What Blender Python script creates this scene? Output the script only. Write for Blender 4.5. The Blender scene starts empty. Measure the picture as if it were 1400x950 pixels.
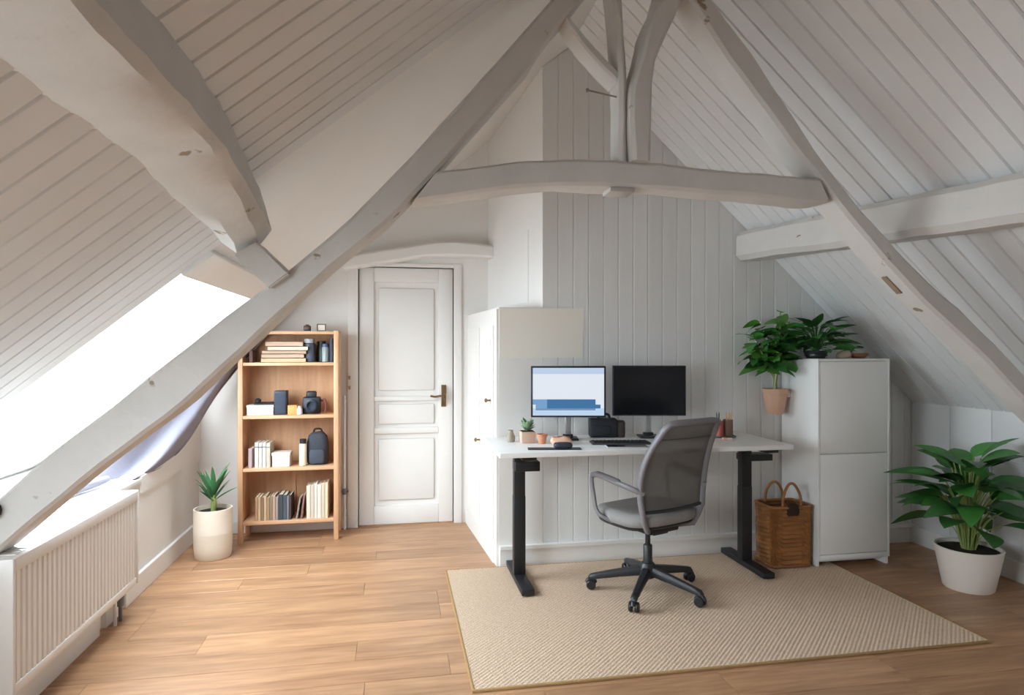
import bpy, bmesh, math, random
from mathutils import Vector, Matrix, noise
R = math.radians
random.seed(7)
S = bpy.context.scene
C = S.collection

# ------------------------------------------------------------------ camera, sky, light, exposure
cam = bpy.data.objects.new('camera', bpy.data.cameras.new('camera'))
C.objects.link(cam)
cam.location = (0, 0, 1.36)
cam.rotation_euler = (R(90), 0, R(-10.3))
cam.data.sensor_width = 36
cam.data.lens = 880 / 1400 * 36
cam.data.clip_start = 0.05
S.camera = cam

W = bpy.data.worlds.new('sky'); S.world = W; W.use_nodes = True
bg = W.node_tree.nodes['Background']
bg.inputs['Color'].default_value = (0.84, 0.925, 1.0, 1)
bg.inputs['Strength'].default_value = 24.0

def area(name, loc, normal, sx, sy, power=0.0, col=(1, 1, 1), portal=False):
    d = bpy.data.lights.new(name, 'AREA'); d.shape = 'RECTANGLE'; d.size = sx; d.size_y = sy
    d.energy = power; d.color = col
    if portal: d.cycles.is_portal = True
    o = bpy.data.objects.new(name, d); C.objects.link(o)
    o.location = loc
    o.rotation_euler = Vector(normal).to_track_quat('-Z', 'Y').to_euler()
    return o

S.view_settings.view_transform = 'Standard'
S.view_settings.look = 'None'
S.view_settings.gamma = 1.0
S.view_settings.use_curve_mapping = False
S.view_settings.exposure = -0.22
S.cycles.max_bounces = 14
S.cycles.diffuse_bounces = 8
S.cycles.transparent_max_bounces = 12
S.cycles.sample_clamp_indirect = 6.0

# the roof: ridge along Y at X = RX
RX, RZ, TL, TR = 1.1, 3.28, 0.815, 0.924
def zL(x): return RZ - TL * (RX - x)
def zR(x): return RZ - TR * (x - RX)
PL, PR = math.atan(TL), math.atan(TR)
INL = Vector((math.sin(PL), 0, -math.cos(PL)))       # into the room
INR = Vector((-math.sin(PR), 0, -math.cos(PR)))

# daylight portals in the window openings (they only guide the sampling of the sky)
for (y0, y1) in ((2.85, 4.25), (0.3, 1.5)):
    xm = (-2.08 - 0.87) / 2
    p = Vector((xm, (y0 + y1) / 2, zL(xm))) - INL * 0.215
    o = area('skylight_portal', p, INL, 1, 1, portal=True)
    zax = -INL; xax = Vector((0, 1, 0)); yax = zax.cross(xax)
    o.matrix_world = Matrix.Translation(p) @ Matrix((xax, yax, zax)).transposed().to_4x4()
    o.data.size = (y1 - y0); o.data.size_y = 1.21 / math.cos(PL)

# ------------------------------------------------------------------ materials
def lin(h):
    h = h.lstrip('#'); v = [int(h[i:i + 2], 16) / 255 for i in (0, 2, 4)]
    return [x / 12.92 if x <= 0.04045 else ((x + 0.055) / 1.055) ** 2.4 for x in v]
def mat(name, col, rough=0.5, var=0.06, scale=6.0, stretch=(1, 1, 1), bump=0.0, bscale=40.0, metal=0.0, rnd=0.0, spec=0.5, coat=0.0):
    m = bpy.data.materials.new(name); m.use_nodes = True
    n = m.node_tree.nodes; l = m.node_tree.links; b = n['Principled BSDF']
    c = lin(col) if isinstance(col, str) else list(col)
    b.inputs['Roughness'].default_value = rough; b.inputs['Metallic'].default_value = metal
    b.inputs['Specular IOR Level'].default_value = spec
    b.inputs['Coat Weight'].default_value = coat
    tc = n.new('ShaderNodeTexCoord'); mp = n.new('ShaderNodeMapping'); mp.inputs['Scale'].default_value = stretch
    l.new(tc.outputs['Object'], mp.inputs['Vector'])
    no = n.new('ShaderNodeTexNoise'); no.inputs['Scale'].default_value = scale; no.inputs['Detail'].default_value = 5
    oi = n.new('ShaderNodeObjectInfo')
    ad = n.new('ShaderNodeVectorMath'); ad.operation = 'MULTIPLY_ADD'; ad.inputs[1].default_value = (17, 23, 31)
    l.new(oi.outputs['Random'], ad.inputs[0]); l.new(mp.outputs['Vector'], ad.inputs[2])
    l.new(ad.outputs[0], no.inputs['Vector'])
    mx = n.new('ShaderNodeMix'); mx.data_type = 'RGBA'
    lo = [max(0, x * (1 - var)) for x in c]; hi = [min(1, x * (1 + var)) for x in c]
    mx.inputs['A'].default_value = (*lo, 1); mx.inputs['B'].default_value = (*hi, 1)
    l.new(no.outputs['Fac'], mx.inputs['Factor'])
    out = mx.outputs['Result']
    if rnd:
        hs = n.new('ShaderNodeHueSaturation'); mr = n.new('ShaderNodeMapRange')
        mr.inputs['To Min'].default_value = 1 - rnd; mr.inputs['To Max'].default_value = 1 + rnd
        l.new(oi.outputs['Random'], mr.inputs['Value']); l.new(mr.outputs['Result'], hs.inputs['Value'])
        l.new(out, hs.inputs['Color']); out = hs.outputs['Color']
    l.new(out, b.inputs['Base Color'])
    if bump:
        n2 = n.new('ShaderNodeTexNoise'); n2.inputs['Scale'].default_value = bscale; n2.inputs['Detail'].default_value = 4
        l.new(mp.outputs['Vector'], n2.inputs['Vector'])
        bp = n.new('ShaderNodeBump'); bp.inputs['Strength'].default_value = bump; bp.inputs['Distance'].default_value = 0.01
        l.new(n2.outputs['Fac'], bp.inputs['Height']); l.new(bp.outputs['Normal'], b.inputs['Normal'])
    return m
def wood(name, dark, light, axis='X', rough=0.45, rnd=0.12, fine=40.0):
    m = mat(name, light, rough)
    n = m.node_tree.nodes; l = m.node_tree.links; b = n['Principled BSDF']
    tc = n.new('ShaderNodeTexCoord'); mp = n.new('ShaderNodeMapping')
    mp.inputs['Scale'].default_value = {'X': (0.9, 9, 9), 'Y': (9, 0.9, 9), 'Z': (9, 9, 0.9)}[axis]
    oi = n.new('ShaderNodeObjectInfo'); ad = n.new('ShaderNodeVectorMath'); ad.operation = 'MULTIPLY_ADD'; ad.inputs[1].default_value = (37, 53, 71)
    l.new(tc.outputs['Object'], mp.inputs['Vector']); l.new(oi.outputs['Random'], ad.inputs[0]); l.new(mp.outputs['Vector'], ad.inputs[2])
    n1 = n.new('ShaderNodeTexNoise'); n1.inputs['Scale'].default_value = 1.6; n1.inputs['Detail'].default_value = 6; n1.inputs['Distortion'].default_value = 0.8
    n2 = n.new('ShaderNodeTexNoise'); n2.inputs['Scale'].default_value = fine / 6; n2.inputs['Detail'].default_value = 4
    l.new(ad.outputs[0], n1.inputs['Vector']); l.new(ad.outputs[0], n2.inputs['Vector'])
    av = n.new('ShaderNodeMath'); av.operation = 'MULTIPLY_ADD'; av.inputs[1].default_value = 0.35
    l.new(n2.outputs['Fac'], av.inputs[0]); 
    sc = n.new('ShaderNodeMath'); sc.operation = 'MULTIPLY'; sc.inputs[1].default_value = 0.65
    l.new(n1.outputs['Fac'], sc.inputs[0]); l.new(sc.outputs[0], av.inputs[2])
    cr = n.new('ShaderNodeValToRGB'); cr.color_ramp.elements[0].position = 0.32; cr.color_ramp.elements[1].position = 0.66
    cr.color_ramp.elements[0].color = (*lin(dark), 1); cr.color_ramp.elements[1].color = (*lin(light), 1)
    l.new(av.outputs[0], cr.inputs['Fac'])
    hs = n.new('ShaderNodeHueSaturation'); mr = n.new('ShaderNodeMapRange')
    mr.inputs['To Min'].default_value = 1 - rnd; mr.inputs['To Max'].default_value = 1 + rnd
    l.new(oi.outputs['Random'], mr.inputs['Value']); l.new(mr.outputs['Result'], hs.inputs['Value'])
    l.new(cr.outputs['Color'], hs.inputs['Color']); l.new(hs.outputs['Color'], b.inputs['Base Color'])
    bp = n.new('ShaderNodeBump'); bp.inputs['Strength'].default_value = 0.08; bp.inputs['Distance'].default_value = 0.005
    l.new(av.outputs[0], bp.inputs['Height']); l.new(bp.outputs['Normal'], b.inputs['Normal'])
    return m
def emis(name, col, s):
    m = bpy.data.materials.new(name); m.use_nodes = True; n = m.node_tree.nodes; l = m.node_tree.links
    b = n['Principled BSDF']; b.inputs['Base Color'].default_value = (0.02, 0.02, 0.02, 1)
    b.inputs['Emission Color'].default_value = (*lin(col), 1); b.inputs['Emission Strength'].default_value = s * 1.05
    b.inputs['Roughness'].default_value = 0.3
    return m
def see_through(name, base, amount):
    m = base.copy(); m.name = name; n = m.node_tree.nodes; l = m.node_tree.links
    t = n.new('ShaderNodeBsdfTransparent'); mx = n.new('ShaderNodeMixShader'); mx.inputs[0].default_value = amount
    l.new(n['Principled BSDF'].outputs[0], mx.inputs[1]); l.new(t.outputs[0], mx.inputs[2])
    l.new(mx.outputs[0], n['Material Output'].inputs['Surface'])
    return m
def glass_mat():
    m = bpy.data.materials.new('window_glass'); m.use_nodes = True; n = m.node_tree.nodes; l = m.node_tree.links
    n.remove(n['Principled BSDF'])
    t = n.new('ShaderNodeBsdfTransparent'); t.inputs[0].default_value = (0.96, 0.98, 0.98, 1)
    g = n.new('ShaderNodeBsdfGlossy'); g.inputs['Roughness'].default_value = 0.02
    mx = n.new('ShaderNodeMixShader'); mx.inputs[0].default_value = 0.04; l.new(t.outputs[0], mx.inputs[1]); l.new(g.outputs[0], mx.inputs[2])
    l.new(mx.outputs[0], n['Material Output'].inputs['Surface'])
    return m

M = dict(
    plaster=mat('white_plaster', '#e6e4e1', 0.75, 0.03, 3, bump=0.12, bscale=12),
    board=mat('white_painted_board', '#d9d9d9', 0.6, 0.04, 4, (1, 1, 1), bump=0.05, bscale=30, rnd=0.025),
    gable=mat('gable_board_paint', '#dededd', 0.55, 0.04, 4, (6, 1, 0.4), bump=0.06, bscale=30, rnd=0.03),
    beam=mat('limewashed_oak', '#cbc8c4', 0.65, 0.09, 7, bump=0.35, bscale=14),
    trim=mat('white_gloss_paint', '#e6e4e1', 0.4, 0.02, 5),
    white=mat('white_lacquer', '#ebebea', 0.35, 0.015, 3),
    rad=mat('radiator_enamel', '#e6e3df', 0.35, 0.015, 3),
    floorbase=mat('subfloor', '#4a3424', 0.9),
    floor=wood('oak_floor', '#8a6448', '#b98f6b', 'X', 0.38, 0.1),
    birch=wood('pale_birch', '#c2906a', '#dab18c', 'Z', 0.5, 0.05),
    birchx=wood('pale_birch_shelf', '#c2906a', '#dab18c', 'X', 0.5, 0.05),
    birchback=wood('birch_back_panel', '#b1835f', '#c69c77', 'Z', 0.6, 0.03),
    rug=mat('oatmeal_wool', '#d2baa2', 0.95, 0.22, 120, bump=0.6, bscale=160, spec=0.1),
    rugedge=mat('rug_binding', '#a8895f', 0.95, 0.15, 60, bump=0.4, bscale=120, spec=0.1),
    black=mat('black_powder_coat', '#1b1c1f', 0.45, 0.1, 30),
    blackp=mat('black_plastic', '#25262a', 0.42, 0.08, 20),
    greyp=mat('grey_plastic', '#77757a', 0.45, 0.05, 20),
    greyfab=mat('grey_seat_fabric', '#8b8988', 0.85, 0.12, 180, bump=0.25, bscale=220, spec=0.2),
    meshfab=mat('charcoal_mesh', '#5f5c5a', 0.8, 0.15, 200, spec=0.2),
    steel=mat('brushed_steel', '#b9b9bb', 0.35, 0.05, 20, metal=0.8),
    brass=mat('aged_brass', '#8d7350', 0.4, 0.12, 20, metal=0.8),
    darkmetal=mat('dark_iron', '#4b4038', 0.5, 0.15, 30, metal=0.5),
    screenoff=mat('dark_screen', '#0d1016', 0.18, 0.05, 3),
    bezel=mat('monitor_bezel', '#1c2330', 0.4, 0.05, 3),
    blind=mat('lilac_grey_cloth', '#8f8d9a', 0.8, 0.05, 6, bump=0.1, bscale=60, spec=0.2),
    ceramic=mat('cream_ceramic', '#e6dac9', 0.55, 0.04, 8, (1, 1, 6), bump=0.06, bscale=30),
    ceramic2=mat('offwhite_ceramic', '#e8e0d8', 0.5, 0.03, 8),
    clay=mat('pink_clay', '#cfa68d', 0.8, 0.06, 12, bump=0.1, bscale=60),
    terra=mat('terracotta', '#c9886a', 0.8, 0.08, 12),
    soil=mat('potting_soil', '#2f2219', 0.95, 0.3, 60, bump=0.8, bscale=80),
    leaf=mat('deep_green_leaf', '#3d7d34', 0.42, 0.22, 14, rnd=0.25),
    leafd=mat('dark_green_leaf', '#2c5c28', 0.42, 0.22, 14, rnd=0.25),
    leafy=mat('fresh_green_leaf', '#4c8231', 0.45, 0.2, 14, rnd=0.25),
    blade=mat('sword_leaf', '#3a7046', 0.5, 0.2, 10, rnd=0.25),
    succ=mat('grey_green_succulent', '#7f9b78', 0.6, 0.15, 20, rnd=0.15),
    stem=mat('pale_green_stem', '#8a9a55', 0.6, 0.15, 20, rnd=0.12),
    cord=mat('white_cord', '#e4e2da', 0.8),
    wicker=wood('brown_wicker', '#6f4524', '#ad7542', 'X', 0.6, 0.1, 60),
    wickerd=mat('basket_inside', '#2a1a10', 0.9),
    cream=mat('cream_matt', '#ece7dd', 0.85, 0.03, 4),
    paper=mat('book_pages', '#ddd3c0', 0.9, 0.06, 60, (1, 1, 8)),
    glass=glass_mat(),
)
M['mesh'] = see_through('chair_mesh_weave', M['meshfab'], 0.12)
# old paint on the timbers: a few brown chips where the wood shows
def chips(m):
    n = m.node_tree.nodes; l = m.node_tree.links; b = n['Principled BSDF']
    src = b.inputs['Base Color'].links[0].from_socket
    tc = n.new('ShaderNodeTexCoord'); mp = n.new('ShaderNodeMapping'); mp.inputs['Scale'].default_value = (1.0, 1.0, 1.6)
    a = n.new('ShaderNodeTexNoise'); a.inputs['Scale'].default_value = 9.0; a.inputs['Detail'].default_value = 3
    l.new(tc.outputs['Object'], mp.inputs['Vector']); l.new(mp.outputs['Vector'], a.inputs['Vector'])
    r = n.new('ShaderNodeValToRGB'); r.color_ramp.elements[0].position = 0.715; r.color_ramp.elements[1].position = 0.75
    l.new(a.outputs['Fac'], r.inputs['Fac'])
    x = n.new('ShaderNodeMix'); x.data_type = 'RGBA'; x.inputs['B'].default_value = (*lin('#8d7b69'), 1)
    l.new(r.outputs['Color'], x.inputs['Factor']); l.new(src, x.inputs['A']); l.new(x.outputs['Result'], b.inputs['Base Color'])
chips(M['beam'])
def colour(name, h, rough=0.6): 
    if name not in M: M[name] = mat(name, h, rough, 0.07, 14)
    return M[name]

# ------------------------------------------------------------------ mesh helpers
def bx(bm, lo, hi, bev=0.0, mi=0):
    n0 = set(bm.faces)
    x0, y0, z0 = lo; x1, y1, z1 = hi
    v = [bm.verts.new(p) for p in ((x0, y0, z0), (x1, y0, z0), (x1, y1, z0), (x0, y1, z0), (x0, y0, z1), (x1, y0, z1), (x1, y1, z1), (x0, y1, z1))]
    fs = [bm.faces.new([v[i] for i in q]) for q in ((3, 2, 1, 0), (4, 5, 6, 7), (0, 1, 5, 4), (1, 2, 6, 5), (2, 3, 7, 6), (3, 0, 4, 7))]
    for f in fs: f.material_index = mi
    if bev:
        ed = list({e for f in fs for e in f.edges})
        r = bmesh.ops.bevel(bm, geom=ed, offset=bev, segments=2, affect='EDGES', profile=0.5)
        for f in r['faces']: f.material_index = mi
    return v
def prism(bm, poly, axis, a, b, mi=0):
    """poly: 2-D outline in the two axes left over, extruded along axis from a to b"""
    def pt(p, t): return {'X': (t, p[0], p[1]), 'Y': (p[0], t, p[1]), 'Z': (p[0], p[1], t)}[axis]
    A = [bm.verts.new(pt(p, a)) for p in poly]; B = [bm.verts.new(pt(p, b)) for p in poly]
    n = len(poly); fs = [bm.faces.new(A), bm.faces.new(B[::-1])]
    for i in range(n): fs.append(bm.faces.new((A[i], B[i], B[(i + 1) % n], A[(i + 1) % n])))
    for f in fs: f.material_index = mi
def lathe(bm, prof, n=28, c=(0, 0, 0), mi=0, cap=True):
    rings = []
    for r, z in prof:
        rings.append([bm.verts.new((c[0] + r * math.cos(2 * math.pi * i / n), c[1] + r * math.sin(2 * math.pi * i / n), c[2] + z)) for i in range(n)])
    for a, b in zip(rings, rings[1:]):
        for i in range(n):
            f = bm.faces.new((a[i], a[(i + 1) % n], b[(i + 1) % n], b[i])); f.material_index = mi
    if cap:
        bm.faces.new(rings[0][::-1]).material_index = mi; bm.faces.new(rings[-1]).material_index = mi
def tube(bm, pts, r, n=8, mi=0, flat=1.0, closed=False, up=None):
    """sweep a (possibly flattened) ring along pts; r a number or one per point"""
    pts = [Vector(p) for p in pts]; rings = []; m = len(pts); pn = None
    for i, p in enumerate(pts):
        t = (pts[(i + 1) % m] - pts[i - 1]) if closed else (pts[min(i + 1, m - 1)] - pts[max(i - 1, 0)])
        t.normalize()
        if up is not None: a = Vector(up) - t * t.dot(Vector(up))
        elif pn is None: a = t.orthogonal()
        else: a = pn - t * pn.dot(t)
        if a.length < 1e-6: a = t.orthogonal()
        a.normalize(); pn = a; b = t.cross(a)
        rr = r[i] if isinstance(r, (list, tuple)) else r
        rings.append([bm.verts.new(p + a * (rr * math.cos(2 * math.pi * k / n)) + b * (rr * flat * math.sin(2 * math.pi * k / n))) for k in range(n)])
    prs = list(zip(rings, rings[1:])) + ([(rings[-1], rings[0])] if closed else [])
    for a, b in prs:
        for k in range(n):
            bm.faces.new((a[k], a[(k + 1) % n], b[(k + 1) % n], b[k])).material_index = mi
    if not closed:
        bm.faces.new(rings[0][::-1]).material_index = mi; bm.faces.new(rings[-1]).material_index = mi
def smooth_path(pts, k=6):
    pts = [Vector(p) for p in pts]; out = []
    for i in range(len(pts) - 1):
        p0 = pts[max(i - 1, 0)]; p1 = pts[i]; p2 = pts[i + 1]; p3 = pts[min(i + 2, len(pts) - 1)]
        for j in range(k):
            t = j / k
            out.append(0.5 * ((2 * p1) + (p2 - p0) * t + (2 * p0 - 5 * p1 + 4 * p2 - p3) * t * t + (3 * p1 - p0 - 3 * p2 + p3) * t ** 3))
    return out + [pts[-1]]
def sheet(bm, grid, thick=None, mi=0):
    """grid[i][j] of points -> a sheet; with thickness when thick is given"""
    V = [[bm.verts.new(p) for p in row] for row in grid]; fs = []
    for i in range(len(V) - 1):
        for j in range(len(V[0]) - 1):
            f = bm.faces.new((V[i][j], V[i + 1][j], V[i + 1][j + 1], V[i][j + 1])); f.material_index = mi; fs.append(f)
    if thick:
        bmesh.ops.recalc_face_normals(bm, faces=fs)
        bmesh.ops.solidify(bm, geom=fs, thickness=thick)
def mk(name, bm, m, parent=None, smooth=0, loc=None, center=False, fixn=True):
    if fixn: bmesh.ops.recalc_face_normals(bm, faces=bm.faces)
    me = bpy.data.meshes.new(name)
    off = Vector((0, 0, 0))
    if center and bm.verts:
        xs = [v.co.copy() for v in bm.verts]
        off = Vector(((min(p.x for p in xs) + max(p.x for p in xs)) / 2, (min(p.y for p in xs) + max(p.y for p in xs)) / 2, min(p.z for p in xs)))
        for v in bm.verts: v.co -= off
    bm.to_mesh(me); bm.free()
    for q in (m if isinstance(m, (list, tuple)) else [m]): me.materials.append(q)
    if smooth:
        for p in me.polygons: p.use_smooth = True
        me.set_sharp_from_angle(angle=R(smooth))
    o = bpy.data.objects.new(name, me); C.objects.link(o); o.parent = parent
    o.location = loc if loc is not None else off
    return o
def box(name, lo, hi, m, parent=None, bev=0.0, smooth=40):
    bm = bmesh.new(); bx(bm, lo, hi, bev); return mk(name, bm, m, parent, smooth if bev else 0, center=parent is None)
def struct(o): o['kind'] = 'structure'; return o
def tag(o, label, cat, group=None):
    o['label'] = label; o['category'] = cat
    if group: o['group'] = group
    return o
def thing(name, label, cat, loc=(0, 0, 0), rz=0.0, group=None):
    o = bpy.data.objects.new(name, None); C.objects.link(o); o.location = loc; o.rotation_euler = (0, 0, rz)
    o.empty_display_size = 0.1
    return tag(o, label, cat, group)
def inst(name, me, parent, loc=(0, 0, 0), rot=None, scale=None):
    o = bpy.data.objects.new(name, me); C.objects.link(o); o.parent = parent; o.location = loc
    if rot is not None: o.rotation_euler = rot
    if scale is not None: o.scale = scale
    return o

# ------------------------------------------------------------------ the shell
bm = bmesh.new()
bx(bm, (-2.3, -2.7, -0.12), (3.75, 5.15, -0.018))
floor = struct(mk('floor', bm, M['floorbase'], center=False))
def floor_plank_mesh(L, wdt=0.19):
    b = bmesh.new(); c = 0.0018; h = wdt / 2 - 0.0008
    prism(b, [(-h, -0.018), (h, -0.018), (h, -c), (h - c, 0), (-h + c, 0), (-h, -c)], 'X', 0, L - 0.0015)
    bmesh.ops.recalc_face_normals(b, faces=b.faces)
    me = bpy.data.meshes.new('floor_plank'); b.to_mesh(me); b.free(); me.materials.append(M['floor']); return me
pm = {L: floor_plank_mesh(L) for L in (1.45, 1.1, 0.75)}
row = 0; y = -0.55
while y < 5.0:
    x = -1.42 - random.choice((0.2, 0.55, 0.9))
    while x < 3.6:
        L = random.choice((1.45, 1.45, 1.1, 0.75))
        inst('floor_plank', pm[L], floor, (x, y + 0.095, 0)); x += L
    y += 0.19

def roofpt(side, x, y, d=0.0):
    z = zL(x) if side == 'L' else zR(x)
    return Vector((x, y, z)) + (INL if side == 'L' else INR) * d
def slab(bm, side, x0, x1, y0, y1, th=0.2):
    p = [roofpt(side, x, y, d) for d in (0, -th) for (x, y) in ((x0, y0), (x1, y0), (x1, y1), (x0, y1))]
    v = [bm.verts.new(q) for q in p]
    for q in ((0, 1, 2, 3), (7, 6, 5, 4), (0, 4, 5, 1), (1, 5, 6, 2), (2, 6, 7, 3), (3, 7, 4, 0)): bm.faces.new([v[i] for i in q])
OX0, OX1 = -2.08, -0.87            # skylight opening down the left slope
bm = bmesh.new()
slab(bm, 'L', OX1, RX, -2.7, 5.15); slab(bm, 'L', -2.35, OX0, -2.7, 5.15)
for y0, y1 in ((-2.7, 0.3), (1.5, 2.85), (4.25, 5.15)): slab(bm, 'L', OX0, OX1, y0, y1)
ceil_l = struct(mk('ceiling_left', bm, M['plaster']))
bm = bmesh.new(); slab(bm, 'R', RX, 3.72, -2.7, 5.15)
ceil_r = struct(mk('ceiling_right', bm, M['plaster']))
def plank_mesh(side, x0, x1, w=0.1, t=0.014):
    b = bmesh.new(); c = 0.007; h = w / 2
    prof = [(-h + 0.0022, 0), (-h + 0.0022, t - c), (-h + c, t), (h - c, t), (h - 0.0022, t - c), (h - 0.0022, 0)]
    A = [b.verts.new(roofpt(side, x0, p[0], p[1])) for p in prof]; B = [b.verts.new(roofpt(side, x1, p[0], p[1])) for p in prof]
    b.faces.new(A); b.faces.new(B[::-1])
    for i in range(6): b.faces.new((A[i], A[(i + 1) % 6], B[(i + 1) % 6], B[i]))
    bmesh.ops.recalc_face_normals(b, faces=b.faces)
    me = bpy.data.meshes.new('ceiling_plank'); b.to_mesh(me); b.free(); me.materials.append(M['board']); return me
full, upper, lower = plank_mesh('L', -2.15, RX), plank_mesh('L', OX1, RX), plank_mesh('L', -2.15, -0.62)
y = -0.5
while y < 2.84:
    me = full
    if 0.26 < y < 1.54: me = upper
    if y > 2.5: me = lower
    inst('ceiling_plank', me, ceil_l, (0, y, 0)); y += 0.1
pr = plank_mesh('R', RX, 3.6)
y = -0.5
while y < 3.95:
    inst('ceiling_plank', pr, ceil_r, (0, y, 0)); y += 0.1

# gable wall behind the desk, boarded
bm = bmesh.new()
XW = 3.57
prism(bm, [(0.9145, 0), (XW + 0.1, 0), (XW + 0.1, zR(XW + 0.1) + 0.08), (RX, RZ + 0.1), (0.9145, zL(0.9145) + 0.1)], 'Y', 3.964, 4.06)
wall_b = struct(mk('wall_back', bm, M['gable']))
x = 0.915
while x < XW:
    x1 = min(x + 0.1, XW); c = 0.0045
    top = lambda q: (zL(q) if q < RX else zR(q)) - 0.004
    bm = bmesh.new()
    prof = [(x + 0.0004, 3.964), (x + 0.0004, 3.95 + c), (x + c, 3.95), (x1 - c, 3.95), (x1 - 0.0004, 3.95 + c), (x1 - 0.0004, 3.964)]
    A = [bm.verts.new((p[0], p[1], 0)) for p in prof]; B = [bm.verts.new((p[0], p[1], top(p[0]))) for p in prof]
    bm.faces.new(A); bm.faces.new(B[::-1])
    for i in range(6): bm.faces.new((A[i], A[(i + 1) % 6], B[(i + 1) % 6], B[i]))
    mk('wall_board', bm, M['gable'], wall_b)
    x = x1
# upper closet wall (turned towards the skylight) and the cupboard block below it
bm = bmesh.new()
prism(bm, [(0.914, 3.95), (1.0, 3.99), (0.82, 5.02), (0.716, 5.0)], 'Z', 1.55, 3.2)
wall_c = struct(mk('wall_closet', bm, M['plaster']))
def closet_x(y): return 0.914 - (y - 3.95) / 1.05 * 0.198
bm = bmesh.new()
poly = [(4.18, 1.66), (4.72, 1.66), (4.72, 2.09), (4.18, 2.14)]
A = [bm.verts.new((closet_x(p[0]) + 0.002, p[0], p[1])) for p in poly]; B = [bm.verts.new((closet_x(p[0]) - 0.004, p[0], p[1])) for p in poly]
bm.faces.new(A); bm.faces.new(B[::-1])
for i in range(4): bm.faces.new((A[i], A[(i + 1) % 4], B[(i + 1) % 4], B[i]))
mk('closet_panel', bm, M['plaster'], wall_c)
bm = bmesh.new()
prism(bm, [(0.635, 3.95), (0.914, 3.95), (0.914, 4.02), (0.80, 5.0), (0.56, 5.0)], 'Z', 0, 1.61)
part = struct(mk('wall_partition', bm, M['trim']))
def part_x(y): return 0.635 - (y - 3.95) / 1.05 * 0.075
def on_partition(y0, y1, z0, z1, d, name, m=M['trim']):
    b = bmesh.new()
    v = [b.verts.new((part_x(y) - t, y, z)) for t in (-0.004, d) for (y, z) in ((y0, z0), (y1, z0), (y1, z1), (y0, z1))]
    for q in ((0, 1, 2, 3), (7, 6, 5, 4), (0, 4, 5, 1), (1, 5, 6, 2), (2, 6, 7, 3), (3, 7, 4, 0)): b.faces.new([v[i] for i in q])
    return mk(name, b, m, part)
on_partition(3.952, 4.02, 0.0, 1.6, 0.014, 'corner_board')
on_partition(4.05, 4.46, 0.14, 1.5, 0.016, 'cupboard_door')
on_partition(4.49, 4.93, 0.14, 1.5, 0.016, 'cupboard_door')
on_partition(4.11, 4.40, 0.22, 1.42, 0.022, 'door_panel'); on_partition(4.55, 4.87, 0.22, 1.42, 0.022, 'door_panel')
on_partition(4.02, 4.98, 0.0, 0.11, 0.022, 'baseboard')
for yy, zz in ((4.1, 1.02), (4.44, 0.72)):
    b = bmesh.new(); lathe(b, [(0.006, 0), (0.006, 0.02), (0.014, 0.026), (0.014, 0.034), (0.004, 0.04)], 12)
    o = mk('knob', b, M['brass'], part, 40); o.rotation_euler = (0, R(-90), 0); o.location = (part_x(yy) - 0.02, yy, zz)

# end wall with the door
bm = bmesh.new()
Y5 = 5.0; DX0, DX1, DZ = -0.275, 0.448, 1.975
prism(bm, [(-2.3, 0), (DX0, 0), (DX0, zL(DX0) + 0.1), (-2.3, zL(-2.3) + 0.1)], 'Y', Y5, 5.12)
prism(bm, [(DX1, 0), (0.80, 0), (0.80, zL(0.80) + 0.1), (DX1, zL(DX1) + 0.1)], 'Y', Y5, 5.12)
prism(bm, [(DX0, DZ), (DX1, DZ), (DX1, zL(DX1) + 0.1), (DX0, zL(DX0) + 0.1)], 'Y', Y5, 5.12)
bx(bm, (DX0 - 0.05, 5.121, -0.02), (DX1 + 0.05, 5.16, DZ + 0.05))  # unseen backing panel, added to stop light leaking round the door
struct(mk('wall_end', bm, M['plaster']))
bm = bmesh.new()
bx(bm, (DX0 + 0.004, 5.035, 0.008), (DX1 - 0.004, 5.07, DZ - 0.004))
door = struct(mk('door_1', bm, M['trim']))
DF = 5.012
def door_bit(name, x0, x1, z0, z1, y=DF, y1=5.036, bev=0.004): return box(name, (x0, y, z0), (x1, y1, z1), M['trim'], door, bev)
door_bit('stile', DX0 + 0.004, DX0 + 0.115, 0.008, DZ - 0.004); door_bit('stile', DX1 - 0.115, DX1 - 0.004, 0.008, DZ - 0.004)
for z0, z1 in ((0.008, 0.15), (0.70, 0.745), (0.95, 0.985), (1.86, DZ - 0.004)): door_bit('rail', DX0 + 0.116, DX1 - 0.116, z0, z1)
for z0, z1 in ((0.19, 0.66), (0.772, 0.925), (1.03, 1.815)): door_bit('door_panel', DX0 + 0.15, DX1 - 0.15, z0, z1, DF + 0.008, 5.036, 0.012)
bm = bmesh.new()
bx(bm, (-0.019, -0.006, -0.085), (0.019, 0.0, 0.085), 0.003)
lathe(bm, [(0.014, 0), (0.011, 0.05)], 12)
for v in bm.verts[-24:]: v.co = Vector((v.co.x, -v.co.z, v.co.y))
tube(bm, smooth_path([(0, -0.045, 0), (-0.03, -0.052, 0.003), (-0.07, -0.052, -0.002), (-0.105, -0.048, 0.004)]), 0.008, 8)
lathe(bm, [(0.004, 0), (0.010, 0.002), (0.010, 0.006), (0.004, 0.008)], 10)
for v in bm.verts[-40:]: v.co = Vector((v.co.x, -v.co.z - 0.006, v.co.y - 0.055))
mk('door_handle', bm, M['brass'], door, 40, loc=(0.372, DF, 0.985))
# casing
for i, (x0, x1, z0, z1) in enumerate(((DX0 - 0.075, DX0, 0, DZ + 0.03), (DX1, DX1 + 0.06, 0, DZ + 0.03), (DX0, DX1, DZ, DZ + 0.03))):
    struct(box('trim_%d' % (i + 1), (x0, 4.982, z0), (x1, Y5 + 0.03, z1), M['trim'], None, 0.004))
struct(box('trim_4', (DX0, 5.0, 0.0), (DX1, 5.07, 0.007), M['floor'], None))

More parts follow.
